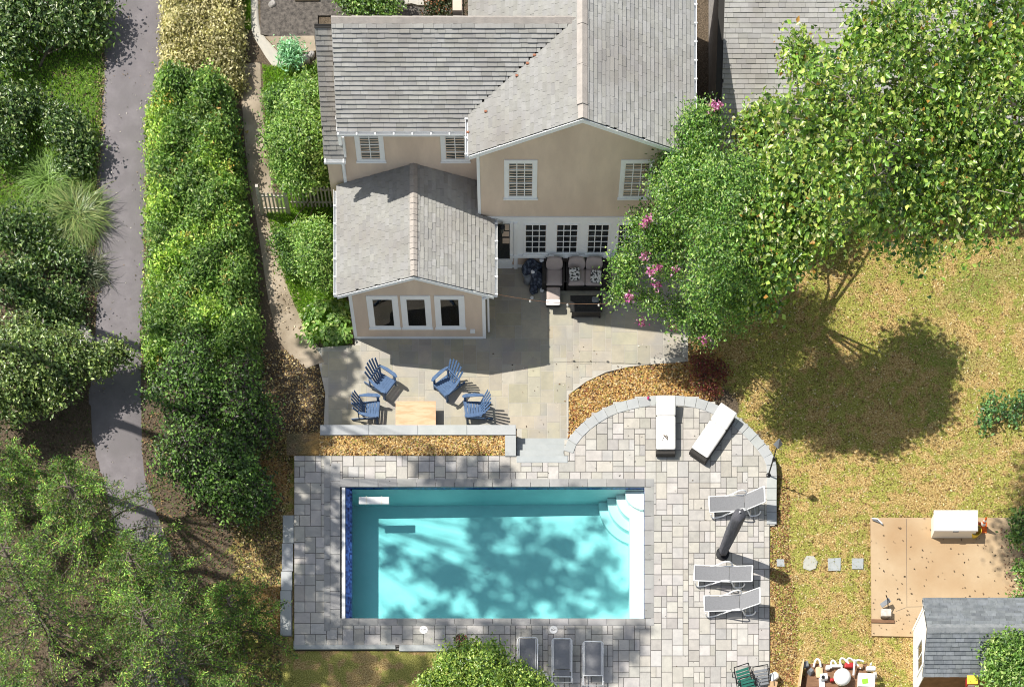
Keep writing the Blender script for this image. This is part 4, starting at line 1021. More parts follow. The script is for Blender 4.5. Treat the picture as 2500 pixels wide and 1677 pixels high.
mb.build('wall', M['shed_wall'], SHED, world=True)
mb = MB(); mb.add([(wx0, ya, -0.1), (sx1 - 0.1, ya, -0.1), (sx1 - 0.1, ya, 2.0), (wx0, ya, 2.0)], [(0, 1, 2, 3)]); mb.build('door_front', M['wood'], SHED, world=True)
for yy in (ya, yb2 - 0.1): MB().box(wx0 - 0.025, wx0, yy, yy + 0.1, -0.1, 1.95).build('corner_board', M['white_trim'], SHED, world=True)
for s in (-1, 1):
    mb = MB(); a = Vector((sx0 + 0.01, syr + s * shw, sze - 0.03)); b = Vector((sx0 + 0.01, syr, szr - 0.03)); d_ = Vector((0, 0, -0.12))
    mb.add([a, b, b + d_, a + d_, a + Vector((0.02, 0, 0)), b + Vector((0.02, 0, 0)), b + d_ + Vector((0.02, 0, 0)), a + d_ + Vector((0.02, 0, 0))], [(0, 1, 2, 3), (7, 6, 5, 4), (3, 2, 6, 7), (0, 4, 5, 1)]); mb.build('rake_board', M['white_trim'], SHED, world=True)
mb = MB(); wy0, wy1, wz0_, wz1_ = -12.25, -11.35, 0.75, 1.55
for (a, b, c, d2) in ((wy0, wy1, wz1_, wz1_ + 0.08), (wy0, wy1, wz0_ - 0.08, wz0_), (wy0 - 0.08, wy0, wz0_ - 0.08, wz1_ + 0.08), (wy1, wy1 + 0.08, wz0_ - 0.08, wz1_ + 0.08)): mb.box(wx0 - 0.04, wx0, a, b, c, d2)
mb.box(wx0 - 0.03, wx0, (wy0 + wy1) / 2 - 0.02, (wy0 + wy1) / 2 + 0.02, wz0_, wz1_)
w_ = mb.build('window', M['white_trim'], SHED, world=True)
for s in (0, 1): MB().box(wx0 - 0.012, wx0 - 0.004, wy0 + 0.03 + s * 0.46, wy0 + 0.41 + s * 0.46, wz0_ + 0.02, wz1_ - 0.02).build('pane', M['dark_glass'], w_, world=True)
MB().box(wx0 + 0.05, sx1 - 0.2, ya - 0.02, yb2 - 0.05, -0.1, -0.06).build('floor', M['wood'], SHED, world=True)
# ------------------------------------------------------------------ plants
def unit(a): return a / np.maximum(1e-9, np.linalg.norm(a, axis=-1, keepdims=True))
def leaf_mesh(name, pos, nrm, size, tint, material, parent=None, aspect=0.5, fold=0.18, tang=None, loc=None):
    N = len(pos); nrm = unit(nrm)
    t = tang if tang is not None else RNG.normal(size=(N, 3))
    t = unit(t - nrm * np.sum(t * nrm, 1, keepdims=True)); b = np.cross(nrm, t)
    s = np.asarray(size).reshape(-1, 1) * np.ones((N, 1))
    if loc is not None: pos = pos - np.array(loc)
    V = np.empty((N, 4, 3)); mid = pos + t * s * 0.08 + nrm * s * fold
    V[:, 0] = pos - t * s * 0.5; V[:, 1] = mid + b * s * aspect * 0.5; V[:, 2] = pos + t * s * 0.5; V[:, 3] = mid - b * s * aspect * 0.5
    i = np.arange(N)[:, None] * 4
    F = np.concatenate([i + np.array([[0, 1, 2]]), i + np.array([[0, 2, 3]])], 1).reshape(-1, 3)
    me = mesh_np(name, V.reshape(-1, 3), F)
    at = me.attributes.new('tint', 'FLOAT_COLOR', 'POINT')
    c = np.ones((N, 4, 4), np.float32); c[:, :, :3] = np.clip(tint, 0, 1)[:, None, :]
    at.data.foreach_set('color', c.ravel()); me.materials.append(material)
    return link(name, me, parent)
LEAF_GAIN = (2.05, 1.9, 1.65)
def tints(n, pal, w=None, jit=0.22, group=None):
    pal = np.array(pal, float)
    k = RNG.choice(len(pal), size=n, p=(np.array(w) / sum(w) if w else None))
    c = pal[k] * (1 + RNG.uniform(-jit, jit, (n, 1)))
    if group is not None:
        g = RNG.uniform(0.62, 1.38, group.max() + 1); c *= g[group][:, None]
    grn_ = (pal[k][:, 1] > pal[k][:, 0])[:, None]
    return np.where(grn_, c * np.array(LEAF_GAIN), c)
def blob_leaves(blobs, n, cl=0.32, per=26, shell=0.5, under=-0.35):
    """leaf positions in clumps spread through ellipsoids; blobs: (centre, rx, ry, rz)"""
    vol = np.array([b[1] * b[2] + b[2] * b[3] for b in blobs]); vol /= vol.sum()
    PO, NO, GR = [], [], []; g0 = 0
    for b, f in zip(blobs, vol):
        m = max(3, int(n * f / per)); d = unit(RNG.normal(size=(m * 3, 3))); d = d[d[:, 2] > under][:m]
        m = len(d); r = shell + (1 - shell) * RNG.uniform(0, 1, (m, 1)) ** 0.6
        r *= 1 + 0.16 * np.sin(d[:, :1] * 7 + d[:, 1:2] * 5 + d[:, 2:] * 6 + b[0][0])
        c = np.array(b[0]) + d * r * np.array(b[1:4])
        g = np.repeat(np.arange(m), per); q = c[g] + RNG.normal(size=(m * per, 3)) * cl * np.array([1, 1, 0.6])
        PO.append(q); NO.append(d[g]); GR.append(g + g0); g0 += m
    return np.vstack(PO), np.vstack(NO), np.concatenate(GR)
def bl(px, py, z, r, ry=None, rz_=None):
    p = P(px, py, z); return (tuple(p), r, ry or r, rz_ or r * 0.75)
def limbs(root, base, blobs, r0, material, fork=0.35, name='trunk', wob=0.15, tr=None):
    tr = tr or r0
    base = Vector(base); loc = root.location; top = Vector((0, 0, 0))
    for b in blobs: top += Vector(b[0])
    top /= len(blobs); rnd = random.Random(len(blobs))
    f = base.lerp(Vector((top.x, top.y, top.z)), fork); f += Vector((rnd.uniform(-wob, wob), rnd.uniform(-wob, wob), 0))
    MB().tube([Vector(p) - loc for p in (base - Vector((0, 0, 0.2)), base.lerp(f, 0.5) + Vector((rnd.uniform(-wob, wob) * .5, 0, 0)), f)], [tr * 1.25, tr, tr * 0.8], 8).build(name, material, root, smooth=True)
    for b in blobs:
        c = Vector(b[0]); m = f.lerp(c, 0.5) + Vector((rnd.uniform(-wob, wob), rnd.uniform(-wob, wob), 0.2)); mb = MB()
        mb.tube([p - loc for p in (f, m, c)], [r0 * 0.55, r0 * 0.35, r0 * 0.14], 6)
        for k in range(5):
            d = Vector((rnd.uniform(-1, 1) * b[1], rnd.uniform(-1, 1) * b[2], rnd.uniform(0.3, 1.05) * b[3])); s = m.lerp(c, rnd.uniform(0.2, 1.0))
            mb.tube([p - loc for p in (s, s.lerp(c + d, 0.5) + Vector((0, 0, 0.08)), c + d)], [r0 * 0.16, r0 * 0.11, r0 * 0.06], 4)
        mb.build('branch', material, root, smooth=True)
def tree(name, label, cat, base, blobs, n, size, pal, w=None, material='leaf', r0=0.12, bark='bark', cl=0.32, per=26, shell=0.5, aspect=0.55, up=0.75, out=0.5, rand=0.7, group=None, fork=0.35, tr=None):
    root = thing(name, label, cat, base, 0, group)
    limbs(root, base, blobs, r0, M[bark], fork, tr=tr)
    pos, d, g = blob_leaves(blobs, n, cl, per, shell)
    nr = d * out + np.array([0, 0, up]) + RNG.normal(size=pos.shape) * rand
    sz = size * RNG.uniform(0.45, 1.35, len(pos))
    leaf_mesh('crown', pos, nr, sz, tints(len(pos), pal, w, group=g), M[material], root, aspect, loc=base)
    return root
def gbase(px, py, z=None):
    p = P(px, py, -0.6); zz = gz(p.x, p.y); p = P(px, py, zz); return (p.x, p.y, gz(p.x, p.y))

PAL_HEDGE = [(0.06, 0.13, 0.03), (0.095, 0.18, 0.045), (0.14, 0.24, 0.06), (0.22, 0.30, 0.11), (0.03, 0.065, 0.02)]  # palest green imitates sun glints on the leaves
PAL_BIG = [(0.075, 0.155, 0.027), (0.115, 0.205, 0.037), (0.165, 0.25, 0.053), (0.22, 0.275, 0.075), (0.03, 0.07, 0.018), (0.42, 0.22, 0.05), (0.26, 0.29, 0.16)]
PAL_MYR = [(0.06, 0.14, 0.032), (0.095, 0.195, 0.042), (0.15, 0.25, 0.055), (0.028, 0.068, 0.02), (0.22, 0.30, 0.11)]
PAL_SHADED = [(0.02, 0.045, 0.013), (0.036, 0.075, 0.02), (0.065, 0.115, 0.03), (0.14, 0.19, 0.08)]  # shade from trees out of view is put into these dark greens
PAL_CON = [(0.05, 0.085, 0.03), (0.08, 0.13, 0.045), (0.14, 0.20, 0.065), (0.10, 0.09, 0.045)]

# ---- crape myrtle with pink flowers
myb = [bl(1668, 350, 5.2, 0.8), bl(1645, 450, 4.9, 0.85), bl(1590, 560, 3.8, 0.75), bl(1700, 470, 5.5, 1.35), bl(1625, 625, 3.2, 0.85), bl(1770, 600, 6.0, 1.15), bl(1735, 710, 4.2, 0.9), bl(1535, 655, 2.9, 0.55), bl(1520, 715, 2.4, 0.42, None, 0.3),
       bl(1800, 480, 6.4, 1.2), bl(1715, 315, 5.8, 0.75), bl(1840, 650, 5.4, 0.9), bl(1660, 770, 1.9, 0.5), bl(1720, 810, 1.2, 0.55), bl(1590, 745, 2.2, 0.4), bl(1800, 750, 3.4, 0.7)]
mbase = gbase(1745, 845)
myr = tree('crape_myrtle', 'crape myrtle with small glossy leaves and pink flowers leaning over the patio', 'tree', mbase, myb, 60000, 0.105, PAL_MYR, [3, 4, 3, 3, 1.5], 'leaf_gloss', 0.07, 'bark_pale', 0.2, 26, 0.45, 0.5, fork=0.12, rand=0.85)
for i, (px, py, z) in enumerate(((1742, 262, 6.2), (1752, 258, 6.2), (1583, 536, 4.4), (1574, 545, 4.3), (1575, 626, 3.6), (1607, 655, 3.5), (1650, 657, 3.4), (1604, 697, 3.0), (1568, 786, 1.6), (1645, 801, 1.4), (1537, 726, 2.6), (1852, 662, 3.9), (1706, 582, 5.0), (1722, 828, 1.4), (1700, 582, 5.0), (1590, 664, 3.5), (1836, 700, 3.2))):
    p = np.array(P(px, py, z + 0.15)); k = 36
    fl_ = leaf_mesh('flower_cluster', p + RNG.normal(size=(k, 3)) * np.array([0.08, 0.08, 0.06]), RNG.normal(size=(k, 3)) + [0, 0, 1.2], RNG.uniform(0.08, 0.13, k), tints(k, [(0.62, 0.22, 0.42), (0.75, 0.40, 0.58), (0.45, 0.10, 0.30)]), M['leaf_matte'], myr, 0.8, loc=mbase); tag(fl_, kind='stuff')

# ---- big broadleaf tree
bb = [bl(2340, 50, 12.0, 2.3), bl(2160, 190, 13.0, 1.75), bl(2430, 280, 12.0, 2.2), bl(2230, 370, 12.0, 2.0), bl(2350, 470, 11.5, 1.75), bl(2200, 540, 12.0, 0.95), bl(2490, 420, 11.5, 1.4), bl(2140, 80, 13.5, 0.8), bl(2110, 500, 12.8, 0.9), bl(2040, 230, 14.0, 1.0), bl(2255, 625, 11.5, 0.42, None, 0.4), bl(2500, 150, 12.0, 1.6), bl(2080, 350, 14.0, 1.1), bl(1975, 250, 14.4, 0.65), bl(1940, 320, 14.4, 0.7), bl(2060, 440, 14.0, 0.9)]
tree('broadleaf_tree', 'big broadleaf tree with large pale green leaves in the top right corner', 'tree', (23.0, 8.5, -0.55), bb, 32000, 0.175, PAL_BIG, [4, 5, 4, 3, 4, 0.3, 1.0], 'leaf_gloss', 0.22, 'bark_pale', 0.28, 18, 0.4, 0.6, fork=0.25, rand=0.9)
b2 = [bl(1985, 410, 6.4, 1.15), bl(1990, 530, 6.2, 1.0), bl(1870, 330, 3.2, 0.9), bl(1930, 470, 6.4, 1.15), bl(1900, 620, 6.0, 0.85), bl(1870, 720, 4.4, 0.5), bl(1955, 150, 4.9, 0.3, 0.5, 0.3), bl(1935, 105, 5.0, 0.16, 0.3, 0.2), bl(1880, 540, 6.3, 0.9)]
tree('broadleaf_tree', 'smaller broadleaf tree with yellowing leaves behind the flowering myrtle', 'tree', gbase(1900, 760), b2, 22000, 0.18, PAL_BIG, [4, 5, 4, 3, 4, 0.5, 1.0], 'leaf_gloss', 0.12, 'bark_pale', 0.28, 18, 0.45, 0.62, fork=0.4)

# ---- long clipped hedge between driveway and path
def hedge(name, label, left, right, top, n, size, pal, w, material='leaf', bump=0.35, aspect=0.5, side_dark=None):
    """body of leaves between two edge lines (pixel pairs at ground level)"""
    Lw = spline([(*P(x, y, -0.6).to_2d(), 0) for x, y in left], 8); Rw = spline([(*P(x, y, -0.6).to_2d(), 0) for x, y in right], 8)
    m = min(len(Lw), len(Rw)); La = np.array([tuple(p) for p in Lw[:m]]); Ra = np.array([tuple(p) for p in Rw[:m]])
    c = (La[m // 2] + Ra[m // 2]) / 2; base = (c[0], c[1], gz(c[0], c[1])); root = thing(name, label, 'hedge', base)
    per = 24; k = n // per
    t = RNG.uniform(0, m - 1.001, k); i = t.astype(int); f = (t - i)[:, None]
    u = RNG.uniform(0, 1, k); A = La[i] * (1 - f) + La[i + 1] * f; B = Ra[i] * (1 - f) + Ra[i + 1] * f
    q = A * (1 - u[:, None]) + B * u[:, None]
    e = np.minimum(u, 1 - u) * np.linalg.norm(B - A, axis=1); ends = np.minimum(t, m - 1 - t) / m * np.linalg.norm(La[-1] - La[0])
    e = np.minimum(e, ends)
    prof = np.clip(e / 0.55, 0, 1) ** 0.45
    nz_ = np.sin(q[:, 0] * 2.1 + q[:, 1] * 1.3) * np.cos(q[:, 1] * 1.7 - q[:, 0]) + 0.6 * np.sin(q[:, 0] * 4.3 - q[:, 1] * 3.1)
    h = (top + bump * nz_) * prof
    dep = RNG.uniform(0, 1, k) ** 1.7 * np.minimum(h, 1.0)
    q[:, 2] = np.array(terrain_z(q[:, 0], q[:, 1])) + np.maximum(h - dep, 0.05)
    q[:, 2] += (RNG.uniform(0, 1, k) > 0.93) * RNG.uniform(0.05, 0.3, k)
    g = np.repeat(np.arange(k), per); pos = q[g] + RNG.normal(size=(k * per, 3)) * np.array([0.13, 0.13, 0.11])
    pn = np.sin(q[:, 0] * 1.7 + 2 * np.sin(q[:, 1] * 1.1)) * np.sin(q[:, 1] * 1.3 + 1.5 * np.sin(q[:, 0] * 0.9)); patch = (1 + (0.45 if material == 'leaf' else 0.1) * np.clip(pn, -0.45, 1))[g][:, None] * (1 + (material == 'leaf') * np.clip(pn, 0, 1)[g][:, None] * np.array([0.3, 0.1, -0.15]))
    dead = RNG.uniform(0, 1, k) > (0.975 if material == 'leaf' else 2); patch = np.where(dead[g][:, None], patch * np.array([1.5, 0.75, 0.8]), patch)
    outv = (u[g] - 0.5)[:, None] * (B - A)[g]; outv = unit(outv) * (1 - prof[g][:, None]) * 1.2
    nr = outv + np.array([0, 0, 0.9]) + RNG.normal(size=pos.shape) * 0.65
    leaf_mesh('foliage', pos, nr, size * RNG.uniform(0.45, 1.45, len(pos)), tints(len(pos), pal, w, group=g) * patch, M[material], root, aspect, loc=base)
    rnd = random.Random(1)
    for s in range(0, m, 6):
        p = (Vector(La[s]) + Vector(Ra[s])) / 2; mb = MB(); lo = Vector(base)
        for b_ in range(4): mb.tube([Vector((p.x, p.y, gz(p.x, p.y) - 0.1)) - lo, Vector((p.x + rnd.uniform(-.4, .4), p.y + rnd.uniform(-.4, .4), gz(p.x, p.y) + top * 0.8)) - lo], [0.04, 0.015], 5)
        mb.build('stem', M['bark'], root)
    return root
hedge('hedge', 'long overgrown green hedge running beside the grey driveway', [(400, 235), (372, 320), (368, 480), (368, 640), (362, 800), (362, 920)], [(560, 250), (580, 320), (598, 480), (618, 640), (632, 800), (636, 920)], 1.5, 110000, 0.115, PAL_HEDGE, [3, 4, 3, 1.4, 1.5], 'leaf', 0.22)
hedge('hedge', 'low clipped hedge with dry tan leaves at the top of the driveway', [(408, -80), (406, 40), (404, 130), (404, 225)], [(588, -80), (588, 40), (590, 130), (590, 225)], 0.9, 60000, 0.11, [(0.54, 0.49, 0.25), (0.66, 0.60, 0.34), (0.42, 0.40, 0.17), (0.16, 0.158, 0.06), (0.72, 0.66, 0.42)], [4, 3, 3, 1.5, 1.5], 'leaf_matte', 0.12)

# ---- shrubs
def shrub(name, label, px, py, blobs, n, size, pal, w=None, material='leaf', aspect=0.55, cat='shrub', r0=0.04, group=None, cl=0.16, per=24, base=None, up=0.8):
    b = base or gbase(px, py)
    return tree(name, label, cat, b, blobs, n, size, pal, w, material, r0, 'bark', cl, per, 0.45, aspect, group=group, fork=0.25, up=up)
shrub('shrub', 'tall rounded bright green shrub against the left end of the house', 730, 440, [bl(735, 275, 1.5, 0.7), bl(712, 350, 1.4, 0.8), bl(745, 335, 1.7, 0.8), bl(728, 420, 1.0, 0.7), bl(768, 260, 1.4, 0.55), bl(705, 415, 0.7, 0.55), bl(770, 400, 0.9, 0.6), bl(742, 215, 1.0, 0.4)], 30000, 0.11, PAL_HEDGE, [2, 4, 4, 2.5, 1])
shrub('shrub', 'leafy green shrub squeezed between the garden path and sunroom', 775, 700, [bl(775, 585, 0.9, 0.55), bl(768, 630, 0.9, 0.6), bl(785, 670, 0.7, 0.5), bl(795, 600, 0.8, 0.45), bl(745, 575, 0.5, 0.4)], 16000, 0.095, PAL_HEDGE, [2, 4, 4, 3, 1])
shrub('shrub', 'shady low green groundcover along the fence beside the sunroom', 800, 470, [bl(800, 420, 0.2, 0.45), bl(690, 590, 0.0, 0.4), bl(715, 640, -0.1, 0.4), bl(690, 250, 0.0, 0.6), bl(670, 330, -0.1, 0.35)], 8000, 0.10, PAL_HEDGE, [4, 3, 1, 0.5, 4])
shrub('agave', 'bluish spiky plant at the stone corner above the path', 712, 160, [bl(712, 132, -0.1, 0.33, 0.36, 0.28)], 1300, 0.16, [(0.16, 0.32, 0.22), (0.22, 0.40, 0.29), (0.11, 0.24, 0.16)], None, 'leaf_matte', 0.25, 'plant')
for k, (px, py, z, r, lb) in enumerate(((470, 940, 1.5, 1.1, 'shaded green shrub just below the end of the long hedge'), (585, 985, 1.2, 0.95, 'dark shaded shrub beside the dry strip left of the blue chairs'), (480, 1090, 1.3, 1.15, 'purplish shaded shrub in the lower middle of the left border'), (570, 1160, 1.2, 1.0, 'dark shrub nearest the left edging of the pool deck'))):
    shrub('shrub', lb, px, py + 30, [bl(px, py, z, r), bl(px - 50, py + 30, z - 0.3, r * 0.8), bl(px + 50, py + 40, z - 0.4, r * 0.75), bl(px, py - 60, z - 0.2, r * 0.8), bl(px + 20, py + 70, z - 0.5, r * 0.8)], 9500, 0.125, PAL_HEDGE[:3] + [(0.025, 0.05, 0.016), (0.07, 0.05, 0.05)], [2.5, 1.6, 0.8, 4, 2.5 if k in (2, 1) else 1.0], group='shaded shrubs in the left border')  # heavy weight on the darkest green paints shade into the leaves
# hostas
hroot = thing('hosta', 'broad leaved hosta clump at the lower left corner of the sunroom', 'plant', gbase(800, 810))
hp = np.array([tuple(P(px, py, -0.6)) for px, py in [(RNG.uniform(742, 858), RNG.uniform(752, 838)) for _ in range(34)]])
k = 22; g = np.repeat(np.arange(len(hp)), k); ang = RNG.uniform(0, 6.28, len(g)); rr = RNG.uniform(0.06, 0.3, len(g))
pos = hp[g] + np.stack([np.cos(ang) * rr, np.sin(ang) * rr, 0.38 - rr * 0.6], 1)
leaf_mesh('leaf_clump', pos, np.stack([np.cos(ang) * 0.5, np.sin(ang) * 0.5, np.ones(len(g))], 1) + RNG.normal(size=pos.shape) * 0.2, 0.17 * RNG.uniform(0.7, 1.2, len(g)), tints(len(g), [(0.06, 0.13, 0.03), (0.10, 0.18, 0.045), (0.16, 0.25, 0.08), (0.28, 0.34, 0.16)], [4, 4, 2, 0.7], group=g), M['leaf'], hroot, 0.6, tang=np.stack([np.cos(ang), np.sin(ang), -0.4 * np.ones(len(g))], 1), loc=hroot.location)

# ---- bushes left of the driveway
def lb_(px, py, z, r): return bl(px, py, z, r * 0.72, None, r * 0.40)
LEFT = [('dark leafy bush overhanging the driveway in the top left corner', (90, 170), [(60, 30, 0.3, 1.3), (150, 45, 0.2, 1.0), (205, 50, 0.1, 0.65), (240, 80, 0.0, 0.40), (20, 110, 0.2, 0.9), (200, 0, 0.2, 0.7), (250, 20, 0.1, 0.45)], 30000, 0.16),
    ('dark bush at the left edge between two bright grass patches', (50, 330), [(30, 265, 0.1, 0.85), (80, 245, 0.0, 0.4), (5, 340, 0.1, 0.8)], 16000, 0.15),
    ('rounded dark bush on the grass touching the driveway edge', (190, 390), [(165, 320, 0.1, 0.7), (200, 350, 0.0, 0.45), (140, 290, 0.0, 0.45), (210, 395, -0.2, 0.25), (180, 385, -0.1, 0.45)], 15000, 0.14),
    ('loose dark bush by the left edge below the arching grass', (80, 720), [(30, 560, 0.3, 0.9), (100, 620, 0.1, 0.6), (40, 690, 0.3, 0.95), (95, 550, 0.0, 0.45)], 16000, 0.15),
    ('low dark spreading bush whose leaves shade the driveway edge', (170, 800), [(170, 640, -0.1, 0.5), (135, 735, -0.1, 0.7), (185, 735, -0.2, 0.4), (175, 795, -0.2, 0.35), (90, 770, 0.0, 0.6)], 13000, 0.13)]
for lb, gp, bs_, n_, sz_ in LEFT:
    tree('bush', lb, 'bush', gbase(*gp), [lb_(*q) for q in bs_], int(n_ * 0.36), sz_, PAL_SHADED, [3, 4, 3, 2.2], 'leaf_gloss', 0.05, cl=0.26, per=12, shell=0.3)
tree('bush', 'leafy bush reaching right across the driveway in the middle left', 'bush', gbase(60, 960), [bl(60, 880, 1.0, 1.2), bl(160, 870, 0.8, 0.8), bl(235, 880, 0.6, 0.5), bl(120, 940, 0.7, 0.8), bl(285, 868, 0.3, 0.35), bl(10, 960, 1.0, 1.0)], 26000, 0.14, PAL_CON + [(0.18, 0.24, 0.09)], [3, 4, 3, 1, 1.5], 'leaf_gloss', 0.06, cl=0.2)
# arching ornamental grass
def fountain(name, label, px, py, n, ln, pal, spread=(0, 6.28)):
    b = Vector(gbase(px, py)); root = thing(name, label, 'grass plant', b); V = []; F = []; T = []
    for i in range(n):
        a = random.uniform(*spread); l = ln * random.uniform(0.6, 1.15); d = Vector((math.cos(a), math.sin(a), 0)); s = Vector((-d.y, d.x, 0)) * random.uniform(0.012, 0.026)
        o = Vector((random.gauss(0, 0.22), random.gauss(0, 0.22), 0)); k0 = len(V); el = random.uniform(0.7, 1.25)
        c = np.array(random.choice(pal)) * random.uniform(0.6, 1.5); a0 = a
        for j in range(5):
            t = j / 4; r_ = l * t * math.cos(el * (1 - 0.45 * t)) ; h = l * t * math.sin(el) * (1 - 0.72 * t)
            a2 = a0 + 0.5 * t * t * math.sin(i * 1.7); d = Vector((math.cos(a2), math.sin(a2), 0)); p = o + d * r_ + Vector((0, 0, h)); w = s * (1 - t * 0.85)
            V += [p - w, p + w]; T += [c, c]
        F += [(k0 + 2 * j, k0 + 2 * j + 1, k0 + 2 * j + 3, k0 + 2 * j + 2) for j in range(4)]
    me = mesh_np('blades', np.array([tuple(v) for v in V]), np.array(F)); at = me.attributes.new('tint', 'FLOAT_COLOR', 'POINT')
    c4 = np.ones((len(V), 4), np.float32); c4[:, :3] = np.array(T); at.data.foreach_set('color', c4.ravel()); me.materials.append(M['leaf']); link('blades', me, root)
    rt = MB(); rt.lathe([(0.05, -0.08), (0.2, -0.02), (0.14, 0.1), (0.04, 0.15)], (0, 0, 0), 8); rt.build('root_crown', M['bark'], root)
fountain('ornamental_grass', 'arching clump of ornamental grass throwing a spiky shadow on the driveway', 195, 535, 900, 1.45, [(0.12, 0.20, 0.05), (0.18, 0.26, 0.07), (0.30, 0.34, 0.12)])
fountain('ornamental_grass', 'bright green grass clump on the slope above the arching one', 125, 450, 700, 1.2, [(0.16, 0.28, 0.05), (0.22, 0.34, 0.08)])
fountain('ornamental_grass', 'thin shaded grass clump at the driveway edge below the arching one', 215, 665, 420, 0.95, [(0.05, 0.08, 0.03), (0.08, 0.10, 0.045), (0.12, 0.13, 0.06)])

# ---- feathery trees in the lower left
def spray_tree(name, label, base, height, nb, length, n_twig, pal, size=0.12, r0=0.16, z0=0.18, group=None):
    base = Vector(base); root = thing(name, label, 'tree', base, 0, group); rnd = random.Random(int(height * 100)); mbt = MB()
    mbt.tube([Vector((0, 0, -0.2)), Vector((0.1, 0.05, height * 0.5)), Vector((0.05, 0.1, height))], [r0 * 1.2, r0 * 0.7, 0.03], 8); mbt.build('trunk', M['bark'], root, smooth=True)
    PO, TA, TI = [], [], []; pal = np.array(pal)
    for i in range(nb):
        h = z0 + (1 - z0) * (i + rnd.random()) / nb; az = i * 2.399 + rnd.uniform(-0.4, 0.4); L_ = length * (1.05 - 0.8 * h) * rnd.uniform(0.75, 1.15)
        d = Vector((math.cos(az), math.sin(az), 0)); up = rnd.uniform(0.02, 0.3)
        p0 = Vector((0.08, 0.05, height * h)); pts = []
        for j in range(9):
            t = j / 8; pts.append(p0 + d * (L_ * t) + Vector((0, 0, L_ * (up * t - 0.36 * t * t))) + Vector((rnd.gauss(0, 0.05), rnd.gauss(0, 0.05), 0)))
        MB().tube(pts, [0.045 * (1 - 0.85 * j / 8) * (1.1 - 0.5 * h) for j in range(9)], 4).build('branch', M['bark'], root)
        br = 1.0 + 0.5 * (rnd.random() < 0.3)
        for k in range(n_twig):
            t = 0.18 + 0.82 * (k + rnd.random()) / n_twig; s = pts[min(7, int(t * 8))].lerp(pts[min(8, int(t * 8) + 1)], t * 8 % 1)
            sd = -1 if k % 2 else 1; a2 = az + sd * rnd.uniform(0.5, 1.1); tl = rnd.uniform(0.28, 0.62) * (1.2 - 0.95 * t); td = np.array([math.cos(a2), math.sin(a2), rnd.uniform(-0.25, 0.2)])
            m = max(4, int(tl / 0.035)); q = np.array(s) + np.linspace(0.02, tl, m)[:, None] * td + RNG.normal(size=(m, 3)) * 0.03
            side = np.where(np.arange(m) % 2 == 0, 1, -1)[:, None] * np.array([-td[1], td[0], 0.1]); PO.append(q + side * 0.03); TA.append(td * 0.7 + side * 0.8 + RNG.normal(size=(m, 3)) * 0.2)
            c = pal[RNG.choice(len(pal), m)] * np.array([1.6, 1.6, 1.15]) * (br * rnd.uniform(0.6, 1.4) * (1 + 1.4 * (t > 0.7) * (rnd.random() < 0.45))); TI.append(c)
    PO = np.vstack(PO); TA = np.vstack(TA); TI = np.vstack(TI)
    leaf_mesh('crown', PO, np.tile([0, 0, 1.0], (len(PO), 1)) + RNG.normal(size=PO.shape) * 0.6, size * RNG.uniform(0.7, 1.25, len(PO)), TI, M['leaf'], root, 0.26, 0.1, tang=TA)
    return root
PAL_SPR = [(0.05, 0.10, 0.025), (0.08, 0.15, 0.035), (0.16, 0.26, 0.06), (0.03, 0.06, 0.02), (0.11, 0.085, 0.05)]
for (x, y, h, nb, L_, lb) in ((-12.4, -12.4, 6.0, 64, 4.9, 'feathery tree with drooping sprays in the lower left, nearest the pool'), (-16.6, -11.0, 7.5, 60, 5.0, 'feathery tree at the left edge below the driveway bend'), (-15.2, -7.4, 4.6, 46, 3.4, 'feathery tree whose pale tips reach up over the driveway'), (-10.2, -14.8, 4.6, 50, 3.7, 'feathery tree at the bottom edge left of the mossy bank'), (-17.5, -15.0, 7.0, 50, 4.6, 'feathery tree filling the bottom left corner'), (-13.2, -9.6, 4.2, 44, 3.2, 'low feathery tree hiding the driveway below its bend'), (-10.0, -10.6, 3.0, 32, 2.4, 'small feathery tree spreading towards the left deck edging'), (-17.8, -6.2, 4.0, 40, 3.0, 'feathery tree at the left edge just below the leafy bush')):
    spray_tree('feathery_tree', lb, (x, y, gz(x, y)), h, int(nb * 0.8), L_ * 1.1, 44, PAL_SPR, 0.115, 0.14, group='feathery trees in the lower left')

# ---- shrubs along the right and bottom edges
shrub('shrub', 'glossy shrub at the lower edge in front of the sling chairs', 1170, 1690, [bl(1110, 1640, 0.9, 0.75), bl(1180, 1640, 1.0, 0.9), bl(1250, 1670, 0.7, 0.7), bl(1060, 1680, 0.6, 0.5), bl(1140, 1600, 0.6, 0.4), bl(1310, 1690, 0.4, 0.5)], 15000, 0.13, [(0.08, 0.15, 0.03), (0.14, 0.22, 0.045), (0.22, 0.29, 0.07), (0.04, 0.08, 0.02)], [3, 4, 3, 1], 'leaf_gloss', 0.5, base=(-1.0, -12.9, -0.3))
shrub('shrub', 'low dark green shrub alone on the lawn at the right edge', 2440, 1030, [bl(2425, 1000, -0.35, 0.38), bl(2475, 1000, -0.35, 0.36), bl(2405, 1035, -0.4, 0.25), bl(2500, 975, -0.3, 0.3)], 900, 0.14, [(0.05, 0.12, 0.05), (0.09, 0.18, 0.06)], None, 'leaf_gloss')
shrub('shrub', 'sprawling shrub overhanging the right edge of the concrete pad', 2530, 1330, [bl(2495, 1270, 1.0, 0.40), bl(2485, 1310, 0.9, 0.28), bl(2515, 1400, 1.2, 0.5), bl(2510, 1460, 1.0, 0.40)], 2200, 0.14, PAL_HEDGE, [3, 3, 2, 1, 2], 'leaf_gloss')
